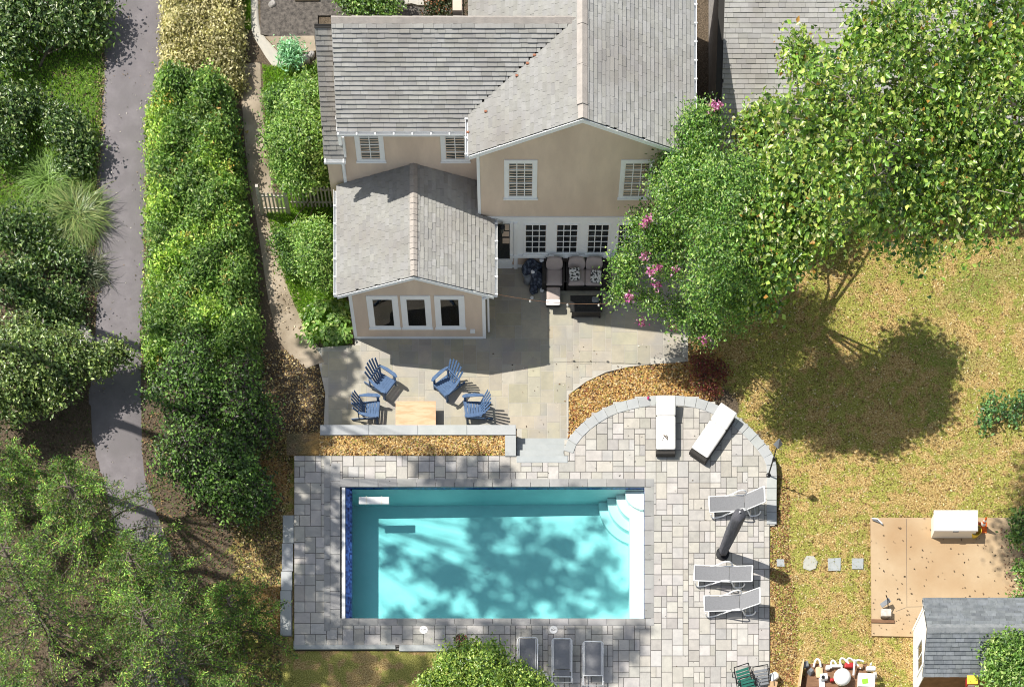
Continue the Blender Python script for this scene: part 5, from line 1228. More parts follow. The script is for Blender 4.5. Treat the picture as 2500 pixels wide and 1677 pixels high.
shrub('shrub', 'bright green shrub growing over the lower corner of the shed roof', 2520, 1680, [bl(2470, 1590, 2.6, 0.7), bl(2440, 1640, 2.4, 0.6), bl(2500, 1660, 2.5, 0.8), bl(2420, 1580, 2.4, 0.35)], 7000, 0.13, PAL_HEDGE, [2, 4, 3, 2, 1], 'leaf', base=(18.2, -13.6, -0.1))
shrub('shrub', 'shrub with pale blooms behind the ridge of the left roof', 910, 10, [bl(880, 0, 0.2, 0.6), bl(940, 5, 0.2, 0.55), bl(850, -10, 0.2, 0.4)], 6000, 0.11, PAL_HEDGE, [3, 3, 2, 1, 3], 'leaf_gloss')
shrub('shrub', 'dark shrub with rusty leaves beside the tan chimney', 1085, 10, [bl(1085, 5, 0.4, 0.5), bl(1060, 20, 0.0, 0.25)], 3000, 0.10, [(0.03, 0.045, 0.02), (0.30, 0.13, 0.06), (0.02, 0.03, 0.015)], [3, 1, 3], 'leaf')
shrub('shrub', 'reddish barberry shrub in the mulch beside the myrtle trunk', 1725, 905, [bl(1715, 890, -0.35, 0.35), bl(1755, 905, -0.4, 0.28), bl(1730, 950, -0.45, 0.3), bl(1690, 940, -0.5, 0.15)], 2600, 0.07, [(0.22, 0.05, 0.05), (0.32, 0.10, 0.06), (0.14, 0.03, 0.04), (0.10, 0.16, 0.04)], [3, 3, 2, 1], 'leaf')

# ---- tall trees standing left of the frame; their shade falls on the pool and deck
def sb(px, py, z, r, zs=0.0):
    p = P(px, py, zs); return ((p.x - 0.70 * (z - zs), p.y + 0.315 * (z - zs), z), r, r, r * 0.7)
def shade_tree(label, x, y, blobs, per_area, size=0.30):
    b = (x, y, gz(x, y)); n = int(sum(q[1] ** 2 for q in blobs) * per_area)
    tree('shade_tree', label, 'tree', b, blobs, n, size, PAL_HEDGE, [3, 4, 3, 1, 1], 'leaf', 0.08, 'bark', 0.2, 12, 0.1, 0.7, fork=0.6, tr=0.18, group='tall shade trees beyond the left side')
zr = random.Random(4)
def sbs(lst, z0, z1, zs=0.0): return [sb(px, py, zr.uniform(z0, z1), r, zs) for px, py, r in lst]
shade_tree('tall tree beyond the left side shading the pool', -22.0, 0.0, sbs([(945, 1350, .5), (1010, 1375, .4), (1090, 1395, .8), (1200, 1285, .4), (1165, 1330, .55), (1165, 1455, .8), (1265, 1395, .85), (1275, 1300, .5), (1365, 1325, .62), (1350, 1435, .7), (1455, 1375, .75), (1440, 1285, .4), (1495, 1455, .55), (1065, 1490, .6), (960, 1500, .4), (1400, 1495, .5), (1250, 1490, .65), (1215, 1365, .5), (1310, 1370, .5), (1420, 1430, .4)], 25.5, 29, -1.2), 430)
shade_tree('tall tree beyond the left side shading the lower deck', -23.0, -4.5, sbs([(870, 1550, .6), (960, 1545, .55), (1100, 1545, .5), (1215, 1560, .7), (1320, 1575, .8), (1415, 1560, .75), (1500, 1585, .7), (1380, 1645, .75), (1480, 1645, .45), (1290, 1645, .6), (1540, 1545, .45), (1180, 1620, .5), (760, 1620, .8), (850, 1640, .8), (940, 1650, .8), (1010, 1630, .5)], 25.5, 28.5), 400)
shade_tree('tall tree beyond the left side shading the upper deck and patio edge', -20.5, 2.6, sbs([(1065, 1150, .65), (1150, 1148, .55), (1215, 1150, .45), (1120, 1178, .4), (1030, 1132, .3)], 21, 23) + sbs([(800, 870, .7), (810, 930, .75), (805, 985, .75), (815, 1035, .6), (790, 1080, .65), (740, 1070, .6), (700, 960, .6), (835, 900, .35)], 15, 17, -0.6), 420)
shade_tree('tall tree beyond the left side shading the left deck edging', -19.8, -3.6, sbs([(745, 1140, .75), (765, 1230, .85), (745, 1320, .85), (775, 1405, .8), (740, 1490, .85), (790, 1540, .6), (815, 1290, .4), (680, 1200, .7), (670, 1330, .7), (690, 1450, .7), (690, 1570, .7), (720, 1660, .8)], 14, 16.5), 420)

# ------------------------------------------------------------------ ground litter, grass blades
def scatter(name, poly, n, zf, smin, smax, pal, w, material='litter', aspect=0.5, tilt=0.45, lift=0.01, stand=False, excl=(), extra_loc=None):
    xs = [p[0] for p in poly]; ys = [p[1] for p in poly]
    X = RNG.uniform(min(xs), max(xs), n * 3); Y = RNG.uniform(min(ys), max(ys), n * 3)
    ok = inside_np(poly, X, Y)
    for e in excl: ok &= ~inside_np(e, X, Y)
    X, Y = X[ok][:n], Y[ok][:n]; m = len(X)
    Z = (zf(X, Y) if callable(zf) else np.full(m, zf)) + lift
    pos = np.stack([X, Y, Z], 1); s = RNG.uniform(smin, smax, m)
    if stand:
        nr = RNG.normal(size=(m, 3)) * np.array([1, 1, 0.25]); tg = np.tile([0, 0, 1.0], (m, 1)) + RNG.normal(size=(m, 3)) * 0.55; pos[:, 2] += s * 0.3
        o = leaf_mesh(name, pos, nr, s, tints(m, pal, w), M[material], None, aspect, 0.05, tang=tg)
    else:
        o = leaf_mesh(name, pos, np.tile([0, 0, 1.0], (m, 1)) + RNG.normal(size=(m, 3)) * tilt, s, tints(m, pal, w), M[material], None, aspect)
    return tag(o, None, None, None, 'stuff')
DRYP = [(0.50, 0.37, 0.15), (0.60, 0.47, 0.22), (0.34, 0.21, 0.08), (0.70, 0.60, 0.36), (0.16, 0.09, 0.04)]
LAWN_IN = poly_px([(1640, 560), (2700, 380), (2700, 1800), (1860, 1800), (1860, 1240), (1880, 1100), (1790, 960), (1700, 880)], -0.4)
scatter('fallen_leaves', LAWN_IN, 34000, lambda x, y: terrain_z(x, y), 0.04, 0.10, DRYP, [3, 3, 4, 2, 4], excl=(PAD, DECK))
scatter('fallen_leaves', poly_px([(1880, 1150), (1930, 1150), (1925, 1350), (1950, 1500), (1940, 1677), (1880, 1677)], -0.1), 2600, lambda x, y: terrain_z(x, y), 0.05, 0.11, [(0.30, 0.13, 0.06), (0.42, 0.22, 0.10), (0.55, 0.40, 0.20), (0.14, 0.07, 0.04)], None, excl=(DECK,), tilt=0.6)
scatter('grass_blades', LAWN_IN, 56000, lambda x, y: terrain_z(x, y), 0.05, 0.12, [(0.14, 0.19, 0.03), (0.48, 0.43, 0.14), (0.60, 0.50, 0.20), (0.10, 0.15, 0.025)], [2.5, 3, 4, 1.2], 'leaf_matte', 0.16, stand=True, excl=(PAD, DECK))
for p in MULCH: scatter('mulch_chips', p, 6000, lambda x, y: terrain_z(x, y), 0.05, 0.135, [(0.52, 0.31, 0.10), (0.62, 0.43, 0.17), (0.26, 0.12, 0.05), (0.60, 0.46, 0.26), (0.10, 0.05, 0.03), (0.16, 0.17, 0.04), (0.30, 0.10, 0.05)], [5, 5, 2, 3, 1.2, 1, 1], excl=(DECK, PATIO))
scatter('mulch_chips', [(P(780, 1110).x, P(0, 1110).y), (P(1234, 1110).x, P(0, 1110).y), (P(1234, 1060).x, P(0, 1060).y), (P(780, 1060).x, P(0, 1060).y)], 4200, -0.02, 0.05, 0.135, [(0.56, 0.35, 0.12), (0.66, 0.47, 0.20), (0.28, 0.14, 0.06), (0.62, 0.48, 0.27), (0.16, 0.18, 0.04), (0.10, 0.05, 0.03)], [5, 5, 2, 3, 1, 1])
for p in LUSH: scatter('grass_blades', p, 16000, lambda x, y: terrain_z(x, y), 0.09, 0.19, [(0.10, 0.20, 0.03), (0.15, 0.28, 0.045), (0.22, 0.34, 0.07)], None, 'leaf_matte', 0.16, stand=True, excl=(DRIVE, DECK))
scatter('fallen_leaves', poly_px([(600, 850), (790, 850), (790, 1050), (715, 1110), (690, 1500), (600, 1560), (560, 1250)], -0.5), 9000, lambda x, y: terrain_z(x, y), 0.05, 0.11, DRYP + [(0.08, 0.06, 0.04)], [3, 3, 3, 1, 3, 4], excl=(DECK, PATIO))
scatter('fallen_leaves', poly_px([(-60, -40), (250, -40), (250, 1000), (330, 1700), (-60, 1700)], -0.6), 14000, lambda x, y: terrain_z(x, y), 0.06, 0.14, [(0.10, 0.075, 0.05), (0.16, 0.11, 0.07), (0.05, 0.07, 0.025), (0.24, 0.17, 0.10)], [4, 3, 4, 1], excl=(DRIVE,))
scatter('fallen_leaves', poly_px([(330, 1000), (690, 1000), (690, 1700), (330, 1700)], -0.5), 9000, lambda x, y: terrain_z(x, y), 0.06, 0.13, [(0.12, 0.085, 0.055), (0.20, 0.13, 0.075), (0.05, 0.08, 0.025), (0.34, 0.22, 0.10)], [4, 3, 4, 1], excl=(DECK, DRIVE))
scatter('fallen_leaves', PAD, 190, -0.033, 0.04, 0.11, [(0.06, 0.045, 0.03), (0.14, 0.10, 0.06), (0.22, 0.14, 0.08)], None, tilt=0.7, lift=0.02)
scatter('fallen_leaves', poly_px([(2440, 1290), (2500, 1290), (2500, 1500), (2460, 1500)], -0.04), 300, -0.033, 0.05, 0.11, [(0.30, 0.16, 0.10), (0.42, 0.26, 0.16), (0.10, 0.07, 0.04)], None, tilt=0.7, lift=0.02)
scatter('fallen_leaves', poly_px([(1200, 860), (1680, 830), (1680, 880), (1390, 960), (1390, 1070), (1270, 1070)], -0.6), 60, PATIO_Z, 0.04, 0.09, [(0.08, 0.05, 0.03), (0.20, 0.12, 0.06), (0.6, 0.55, 0.45)], None, tilt=0.7, lift=0.015)
scatter('fallen_leaves', DECK, 90, 0.0, 0.03, 0.07, [(0.03, 0.03, 0.02), (0.12, 0.08, 0.04)], None, tilt=0.6, lift=0.012, excl=([(POOL[0], POOL[2]), (POOL[1], POOL[2]), (POOL[1], POOL[3]), (POOL[0], POOL[3])],))
scatter('fallen_leaves', poly_px([(640, 560), (700, 560), (760, 840), (690, 800)], -0.6), 260, lambda x, y: terrain_z(x, y) + 0.035, 0.05, 0.12, [(0.45, 0.36, 0.24), (0.55, 0.46, 0.32), (0.20, 0.14, 0.08)], None, tilt=0.6)
scatter('fallen_leaves', DRIVE, 260, lambda x, y: terrain_z(x, y) + 0.03, 0.03, 0.08, [(0.5, 0.46, 0.4), (0.28, 0.2, 0.12), (0.1, 0.08, 0.05)], None, tilt=0.6, lift=0.015)
scatter('fallen_leaves', poly_px([(240, 60), (262, 60), (258, 300), (246, 430), (242, 560), (245, 700), (225, 850), (205, 850), (215, 560), (236, 300)], -0.6), 1100, lambda x, y: terrain_z(x, y) + 0.03, 0.04, 0.10, [(0.34, 0.24, 0.14), (0.46, 0.36, 0.22), (0.16, 0.10, 0.06), (0.10, 0.14, 0.04)], None, tilt=0.6, lift=0.015)
scatter('fallen_leaves', poly_px([(398, 60), (416, 60), (410, 220), (372, 300), (364, 560), (362, 800), (342, 800), (350, 560), (352, 300), (390, 200)], -0.6), 1100, lambda x, y: terrain_z(x, y) + 0.03, 0.04, 0.10, [(0.34, 0.24, 0.14), (0.46, 0.36, 0.22), (0.16, 0.10, 0.06), (0.10, 0.14, 0.04)], None, tilt=0.6, lift=0.015)
# ------------------------------------------------------------------ blue slatted garden chairs
def facing(fx, fy): return math.atan2(fy, fx) + math.pi / 2
def adirondack():
    t = thing('adirondack_chair', 'x', 'chair', group='blue slatted chairs round the plywood table')
    for i in range(6):
        y = -0.36 + i * 0.098; z = 0.37 - (y + 0.36) * 0.24
        MB().box(-0.27, 0.27, y, y + 0.085, z - 0.018, z).build('seat_slat', M['blue_paint'], t)
    for i in range(6):
        u = (i - 2.5) / 2.5; top = 0.86 - 0.16 * u * u; d = Vector((0, 0.45, 0.89)).normalized()
        p0 = Vector((u * 0.20, 0.20, 0.22)); p1 = p0 + d * top + Vector((u * 0.11, 0, 0))
        MB().bar(p0, p1, 0.066, 0.018, up=(0, -0.89, 0.45)).build('back_slat', M['blue_paint'], t)
    for s in (-1, 1):
        MB().prism([(s * 0.28, 0.36), (s * 0.34, 0.36), (s * 0.42, 0.05), (s * 0.43, -0.30), (s * 0.38, -0.42), (s * 0.31, -0.40), (s * 0.30, -0.05)], 0.555, 0.58).build('arm', M['blue_paint'], t)
        MB().box(s * 0.33 - 0.02, s * 0.33 + 0.02, -0.36, -0.27, 0, 0.553).build('leg', M['blue_paint'], t)
        MB().bar((s * 0.29, -0.34, 0.30), (s * 0.29, 0.62, 0.05), 0.025, 0.11).build('side_rail', M['blue_paint'], t)
        MB().bar((s * 0.31, 0.34, 0.10), (s * 0.31, 0.34, 0.553), 0.03, 0.06, up=(1, 0, 0)).build('arm_support', M['blue_paint'], t)
    MB().bar((-0.33, 0.335, 0.53), (0.33, 0.335, 0.53), 0.03, 0.07).build('back_brace', M['blue_paint'], t)
    MB().box(-0.31, 0.31, -0.385, -0.365, 0.28, 0.37).build('front_apron', M['blue_paint'], t)
    return t
ch = adirondack()
spots = [(935, 945, (0.80, -0.60), 'blue slatted chair up against the shaded flagstones, facing lower right'), (1092, 950, (-0.72, -0.70), 'blue slatted chair beyond the table turned to face lower left'), (902, 1010, (1, -0.08), 'blue slatted chair at the left of the table facing right'), (1160, 1010, (-1, -0.12), 'blue slatted chair at the right of the table facing left')]
for i, (px, py, f, lb) in enumerate(spots):
    loc = P(px, py, PATIO_Z); rz_ = facing(*f)
    if i == 0: ch.location = loc; ch.rotation_euler = (0, 0, rz_); ch['label'] = lb
    else: copy_tree(ch, loc, rz_, lb, 'blue slatted chairs round the plywood table')
tb = thing('plywood_table', 'square plywood sheet laid as a table top between the blue chairs', 'table', P(1015, 1030, PATIO_Z))
a = P(966, 1040, -0.2); b = P(1064, 979, -0.2)
MB().bbox(a.x, b.x, a.y, b.y, -0.225, -0.20, 0.004).build('table_top', M['plywood'], tb, world=True)
MB().box(a.x + 0.1, b.x - 0.1, a.y + 0.08, b.y - 0.08, PATIO_Z, -0.226).build('base', M['wall_stone'], tb, world=True)

# ------------------------------------------------------------------ white cushioned wicker loungers
def wicker_chaise():
    t = thing('wicker_chaise', 'x', 'sun lounger', group='wicker loungers with white cushions on the round end')
    MB().bbox(-0.35, 0.35, -0.98, 0.93, 0.07, 0.27, 0.02).build('base', M['wicker'], t)
    for sx in (-1, 1):
        for sy in (-0.9, 0.85): MB().box(sx * 0.31 - 0.03, sx * 0.31 + 0.03, sy - 0.03, sy + 0.03, 0, 0.07).build('foot', M['black'], t)
    MB().pillow(0, -0.245, 0.32, 0.70, 1.22, 0.12, e=0.12).build('seat_cushion', M['cushion_white'], t, smooth=True)
    Mx = Matrix.Translation((0, 0.37, 0.29)) @ Matrix.Rotation(R(10), 4, 'X')
    MB().pillow(0, 0.33, 0.05, 0.70, 0.68, 0.12, M=Mx, e=0.12).build('back_cushion', M['cushion_white'], t, smooth=True)
    MB().bar((-0.33, 0.36, 0.28), (0.33, 0.36, 0.28), 0.02, 0.05).build('hinge_bar', M['wicker'], t)
    return t
wc = wicker_chaise(); wc.location = P(1624, 1052, 0); wc['label'] = 'white cushioned wicker lounger standing straight, with brown leaves on it'
h = P(1772, 1015, 0.3) - P(1706, 1112, 0.3)
copy_tree(wc, P(1738, 1070, 0), math.atan2(h.y, h.x) - math.pi / 2, 'white cushioned wicker lounger standing at an angle near the lamp', 'wicker loungers with white cushions on the round end')
p = P(1626, 1067, 0.40); leaf_mesh_n = np.array([tuple(p + Vector((random.gauss(0, 0.07), random.gauss(0, 0.05), 0.0))) for _ in range(9)])
tag(leaf_mesh('leaf_scrap', leaf_mesh_n, RNG.normal(size=(9, 3)) * 0.5 + [0, 0, 1], RNG.uniform(0.05, 0.12, 9), tints(9, [(0.10, 0.06, 0.03), (0.05, 0.03, 0.02)]), M['litter']), 'small brown dry leaves lying on the straight white lounger', 'leaves', kind='stuff')

# ------------------------------------------------------------------ grey sling loungers
def sling_chaise(label, loc, rotz, back=35, length=1.95, width=0.58, seat=0.60, group='grey sling loungers on the right of the deck'):
    """foot at -x, head at +x"""
    t = thing('sling_lounger', label, 'sun lounger', loc, rotz, group); w = width / 2; x0 = -length / 2; xh = x0 + length * seat; z = 0.36; L2 = length * (1 - seat); c, s = math.cos(R(back)), math.sin(R(back))
    xe, ze = xh + L2 * c, z + L2 * s
    def strip(nm, pts):
        vs = []
        for k, (x, zz) in enumerate(pts): vs += [(x, -w + 0.02, zz), (x, w - 0.02, zz), (x, -w + 0.02, zz - 0.012), (x, w - 0.02, zz - 0.012)]
        fs = []
        for k in range(len(pts) - 1):
            a = k * 4; b = a + 4; fs += [(a, a + 1, b + 1, b), (a + 2, b + 2, b + 3, a + 3), (a, b, b + 2, a + 2), (a + 1, a + 3, b + 3, b + 1)]
        fs += [(0, 2, 3, 1), (len(vs) - 4, len(vs) - 3, len(vs) - 1, len(vs) - 2)]
        MB().add(vs, fs).build(nm, M['sling'], t)
    strip('seat_sling', [(x0 + (xh - x0) * k / 6, z - 0.03 * math.sin(math.pi * k / 6)) for k in range(7)])
    strip('back_sling', [(xh + 0.015 + (xe - xh - 0.015) * k / 4, z + (ze - z) * k / 4 - 0.015 * math.sin(math.pi * k / 4)) for k in range(5)])
    for sd in (-1, 1):
        y = sd * w
        MB().tube([(x0, y, z), (xh, y, z)], 0.017, 6).build('side_rail', M['white_paint'], t)
        MB().tube([(xh, y, z), (xe, y, ze)], 0.017, 6).build('back_rail', M['white_paint'], t)
        yo = sd * (w + 0.035)
        MB().tube(spline([(x0 + 0.05, yo, 0.30), (x0 + 0.08, yo, 0.10), (x0 + 0.16, yo, 0.015), (x0 + 0.4, yo, 0.06), (x0 + 0.8, yo, 0.34), (xh - 0.18, yo + sd * 0.02, 0.56), (xh + 0.02, yo + sd * 0.02, 0.54), (xh + 0.14, yo, 0.30), (xh + 0.24, yo, 0.04), (xh + 0.42, yo, 0.015), (xh + 0.55, yo, 0.12), (xh + 0.58, yo, 0.30)], 4), 0.025, 6).build('leg_loop', M['white_paint'], t)
    MB().tube([(x0, -w, z), (x0, w, z)], 0.026, 6).build('foot_bar', M['white_paint'], t); MB().tube([(xe, -w, ze), (xe, w, ze)], 0.026, 6).build('head_bar', M['white_paint'], t)
    for xx, zz in ((x0 + 0.2, 0.015), (xh + 0.42, 0.015)): MB().tube([(xx, -w - 0.035, zz), (xx, w + 0.035, zz)], 0.014, 6).build('floor_bar', M['white_paint'], t)
    MB().tube([(xh, -w, z - 0.03), (xh, w, z - 0.03)], 0.014, 6).build('hinge_bar', M['black_metal'], t)
    return t
sling_chaise('grey sling lounger with raised back next to the closed umbrella', P(1800, 1240, 0), R(3), 38, 2.1, 0.56)
sling_chaise('grey sling lounger lying flat, uppermost of the close pair', P(1763, 1412, 0), R(-2), 7, 2.08, 0.56)
sling_chaise('grey sling lounger with raised back, lower of the close pair', P(1788, 1482, 0), R(2), 36, 2.1, 0.56)
def sling_chair(label, loc, rotz, fold):
    t = thing('sling_lounger', label, 'sun lounger', loc, rotz, 'grey sling loungers on the lower deck'); w = 0.355; z = 0.30; x0, x1, xs = -0.78, 0.78, 0.42
    loop = [(x0 + 0.06, -w, z), (x1, -w, z - 0.02), (x1, w, z - 0.02), (x0 + 0.06, w, z), (x0, w - 0.06, z), (x0, -w + 0.06, z)]
    MB().tube(loop, 0.022, 6, closed=True).build('frame', M['white_paint'], t)
    def sl(nm, a, b, dz=0.0):
        vs = []
        for k in range(7):
            x = a + (b - a) * k / 6; zz = z + dz - 0.035 * math.sin(math.pi * k / 6)
            vs += [(x, -w + 0.07, zz), (x, w - 0.07, zz), (x, -w + 0.07, zz - 0.012), (x, w - 0.07, zz - 0.012)]
        fs = []
        for k in range(6):
            p = k * 4; q = p + 4; fs += [(p, p + 1, q + 1, q), (p + 2, q + 2, q + 3, p + 3), (p, q, q + 2, p + 2), (p + 1, p + 3, q + 3, q + 1)]
        fs += [(0, 2, 3, 1), (24, 25, 27, 26)]
        MB().add(vs, fs).build(nm, M['sling'], t)
    sl('seat_sling', x0 + 0.05, xs if not fold else 0.30)
    if fold: sl('back_sling', 0.33, 0.56, -0.01)
    for s in (-1, 1):
        MB().tube([(x0 + 0.05, s * (w - 0.06), z + 0.012), (xs, s * (w - 0.06), z + 0.012)], 0.013, 6).build('side_rail', M['white_paint'], t)
        for xx in (x0 + 0.25, x1 - 0.12): MB().tube([(xx, s * (w + 0.03), z), (xx + 0.03, s * (w + 0.04), 0.0)], 0.016, 6).build('leg', M['white_paint'], t)
    MB().tube([(xs + 0.02 + (0.15 if fold else 0), -w, z), (xs + 0.02 + (0.15 if fold else 0), w, z)], 0.018, 6).build('cross_bar', M['white_paint'], t)
    return t
for (cx, cyy, f, lb) in ((1288, 1606, False, 'grey sling lounger at the lower deck, left one of the row, nearest the shrub'), (1371.5, 1609, True, 'grey sling lounger at the lower deck, middle of the row'), (1447, 1616, False, 'grey sling lounger at the lower deck, right one of the row')):
    sling_chair(lb, P(cx, cyy + 11, 0), R(-90), f)

# ------------------------------------------------------------------ closed umbrella, lamp post
um = thing('umbrella', 'closed patio umbrella in a dark grey cover between the sling loungers', 'umbrella', P(1764, 1352, 0))
lean = Vector((0.10, 0.02, 0))
mb = MB(); rings = []; n = 18
for j in range(15):
    t_ = j / 14; z = 0.16 + 2.62 * t_; r = 0.16 + 0.055 * math.sin(math.pi * min(0.5, t_ * 0.8)) + 0.01 * t_; r *= 1 if t_ < 0.97 else 0.9
    for k in range(n):
        a = 2 * math.pi * k / n; rr = r * (1 + 0.09 * math.sin(a * 5 + t_ * 3.0) + 0.05 * math.sin(a * 9 - t_ * 7)); mb.v.append((rr * math.cos(a) + lean.x * t_ * 2.8, rr * math.sin(a), z))
for j in range(14):
    for k in range(n): mb.f.append((j * n + k, j * n + (k + 1) % n, (j + 1) * n + (k + 1) % n, (j + 1) * n + k)); mb.m.append(0)
mb.f += [tuple(range(n))[::-1], tuple(range(14 * n, 15 * n))]; mb.m += [0, 0]
mb.build('cover', M['cover_grey'], um, smooth=True)
MB().lathe([(0.24, 0), (0.24, 0.05), (0.06, 0.08), (0.03, 0.2)], (0, 0, 0), 16).build('base', M['black_metal'], um); MB().tube([(0, 0, 0.05), lean * 2.8 + Vector((0, 0, 2.85))], 0.024, 8).build('pole', M['white_paint'], um)
lp = thing('lamp_post', 'slim black lamp post with a grey shade on the curved wall', 'lamp', P(1876, 1160, 0.02))
MB().tube([(0, 0, 0.0), (0.03, 0, 1.2), (0.05, 0, 2.1)], [0.03, 0.024, 0.018], 8).build('post', M['black_metal'], lp); MB().lathe([(0.09, 0), (0.08, 0.03), (0.03, 0.05)], (0, 0, 0), 10).build('base_plate', M['black_metal'], lp)
MB().lathe([(0.17, 0.0), (0.16, 0.02), (0.04, 0.30), (0.015, 0.34)], (0.06, 0, 2.02), 4).build('shade', M['grey_plastic'], lp); MB().box(0.0, 0.09, -0.04, 0.04, 0.95, 1.08).build('switch_box', M['black_metal'], lp)

# ------------------------------------------------------------------ depth markers
def marker(px, py, lb, bars):
    t = thing('depth_marker', lb, 'marker', P(px, py, 0.003)); MB().lathe([(0.145, -0.01), (0.145, 0.004), (0.138, 0.008)], (0, 0, 0), 24).build('disc', M['white_plastic'], t)
    mb = MB()
    for (x0, y0, x1, y1) in bars: mb.bar((x0, y0, 0.0095), (x1, y1, 0.0095), 0.016, 0.002)
    tag(mb.build('lettering', M['black'], t), kind='stuff')
marker(1034.5, 1536.5, 'white round depth marker lid left of the potted flowers', [(-0.085, 0.02, -0.055, 0), (-0.085, -0.02, -0.055, 0), (0.055, 0, 0.085, 0.02), (0.055, 0, 0.085, -0.02), (-0.03, 0.025, 0.03, 0.025), (0.03, 0.025, -0.005, -0.035)])
marker(1351.5, 1536.5, 'white round depth marker lid above the sling loungers', [(-0.09, -0.03, -0.07, 0.03), (-0.03, -0.03, -0.03, 0.03), (-0.03, 0.03, 0.02, 0.03), (0.02, 0.03, 0.03, -0.03), (-0.03, -0.03, 0.03, -0.03), (0.07, -0.02, 0.09, 0.03)])
MB_ = MB().lathe([(0.03, 0), (0.04, 0.10), (0.034, 0.10), (0.026, 0.01)], (0, 0, 0), 10); o = MB_.build('cup', M['pink']); o.location = P(1582, 974, 0.022); tag(o, 'small pink cup on the curved wall top', 'cup')

# ------------------------------------------------------------------ potted flowers, white table
pt = thing('flower_pot', 'small potted plant with red flowers at the deck edge', 'flower pot', P(1126, 1575, 0.0))
MB().lathe([(0.11, 0), (0.15, 0.22), (0.165, 0.24), (0.165, 0.27), (0.14, 0.27), (0.13, 0.22)], (0, 0, 0), 14).build('pot', M['terracotta'], pt)
k = 420; d = unit(RNG.normal(size=(k, 3))); d[:, 2] = np.abs(d[:, 2])
leaf_mesh('foliage', d * np.array([0.28, 0.28, 0.22]) * RNG.uniform(0.5, 1, (k, 1)) + [0, 0, 0.32], d + RNG.normal(size=(k, 3)) * 0.5, RNG.uniform(0.06, 0.1, k), tints(k, [(0.035, 0.055, 0.03), (0.06, 0.09, 0.04), (0.10, 0.03, 0.04)], [3, 3, 1]), M['leaf'], pt)
for i in range(12):
    a = random.uniform(0, 6.28); r = random.uniform(0.05, 0.24); kk = 8; leaf_mesh('flower', np.array([[r * math.cos(a), r * math.sin(a), 0.52 - r * 0.5]]) + RNG.normal(size=(kk, 3)) * 0.025, RNG.normal(size=(kk, 3)) * 0.5 + [0, 0, 1], RNG.uniform(0.04, 0.06, kk), tints(kk, [(0.36, 0.05, 0.06), (0.5, 0.14, 0.12), (0.40, 0.2, 0.2)]), M['leaf_matte'], pt, 0.8)
wt = thing('round_table', 'white round plastic table half hidden behind the glossy shrub', 'table', P(1224, 1662, 0.0))
MB().lathe([(0.60, 0.42), (0.62, 0.45), (0.60, 0.475), (0.50, 0.465), (0.05, 0.465)], (0, 0, 0), 32).build('table_top', M['white_plastic'], wt, smooth=False)
for i in range(4):
    a = i * math.pi / 2 + 0.5; MB().tube([(0.35 * math.cos(a), 0.35 * math.sin(a), 0.42), (0.45 * math.cos(a), 0.45 * math.sin(a), 0)], 0.03, 6).build('leg', M['white_plastic'], wt)
fc = thing('folding_stool', 'white folded stool frame lying between two lower loungers', 'stool', P(1338, 1665, 0.0))
for (a, b) in (((-0.22, 0.42, 0.03), (0.22, -0.25, 0.05)), ((-0.10, 0.30, 0.05), (0.42, -0.22, 0.03)), ((0.22, -0.25, 0.05), (0.5, -0.28, 0.03))): MB().bar(a, b, 0.06, 0.03).build('leg', M['white_plastic'], fc)

# ------------------------------------------------------------------ patio sofa set by the windows
def seat_unit(name, label, cat, loc, widths, depth=0.72, arm=0.13):
    t = thing(name, label, cat, loc, 0, 'dark wicker seats with taupe cushions by the windows'); W = sum(widths); x0 = -W / 2
    MB().box(x0 - arm, -x0 + arm, -depth / 2, depth / 2, 0.06, 0.28).build('frame', M['wicker'], t)
    for sx in (-1, 1):
        MB().bbox(min(sx * W / 2, sx * (W / 2 + arm)), max(sx * W / 2, sx * (W / 2 + arm)), -depth / 2, depth / 2, 0.281, 0.56, 0.02).build('arm', M['wicker'], t)
        for sy in (-1, 1): MB().box(sx * (W / 2 + arm - 0.05) - 0.03, sx * (W / 2 + arm - 0.05) + 0.03, sy * (depth / 2 - 0.06) - 0.03, sy * (depth / 2 - 0.06) + 0.03, 0, 0.06).build('leg', M['black'], t)
    MB().box(x0, -x0, depth / 2 - 0.10, depth / 2, 0.281, 0.80).build('back', M['wicker'], t)
    x = x0
    for w in widths:
        MB().pillow(x + w / 2, -0.06, 0.355, w - 0.01, depth - 0.10, 0.15, e=0.15).build('seat_cushion', M['taupe'], t, smooth=True)
        Mx = Matrix.Translation((x + w / 2, depth / 2 - 0.16, 0.40)) @ Matrix.Rotation(R(-14), 4, 'X')
        MB().pillow(0, 0, 0.24, w - 0.01, 0.15, 0.52, M=Mx, e=0.3).build('back_cushion', M['taupe'], t, smooth=True); x += w
    return t
seat_unit('loveseat', 'two seat dark wicker loveseat with taupe cushions under the windows', 'sofa', (2.58, 2.62, PATIO_Z), [0.63, 0.63])
seat_unit('armchair', 'dark wicker armchair with taupe cushions beside the pile of bags', 'chair', (1.46, 2.62, PATIO_Z), [0.62])
seat_unit('armchair', 'dark wicker armchair partly hidden under the flowering tree', 'chair', (3.78, 2.60, PATIO_Z), [0.60])
for (x, y, a, lb) in ((2.19, 2.52, 8, 'patterned cream cushion with dark medallions, on the left of the loveseat'), (2.96, 2.44, -5, 'patterned cream cushion with a dark lattice, on the right of the loveseat')):
    Mx = Matrix.Rotation(R(38), 4, 'X'); o = MB().pillow(0, 0, 0, 0.40, 0.40, 0.13, M=Mx, e=0.4).build('throw_pillow', M['print'], smooth=True)
    o.location = (x, y, PATIO_Z + 0.58); o.rotation_euler = (0, 0, R(a)); tag(o, lb, 'pillow', 'patterned pillows on the loveseat')
ot = thing('ottoman', 'taupe topped footstool in front of the left armchair', 'ottoman', (1.43, 1.93, PATIO_Z))
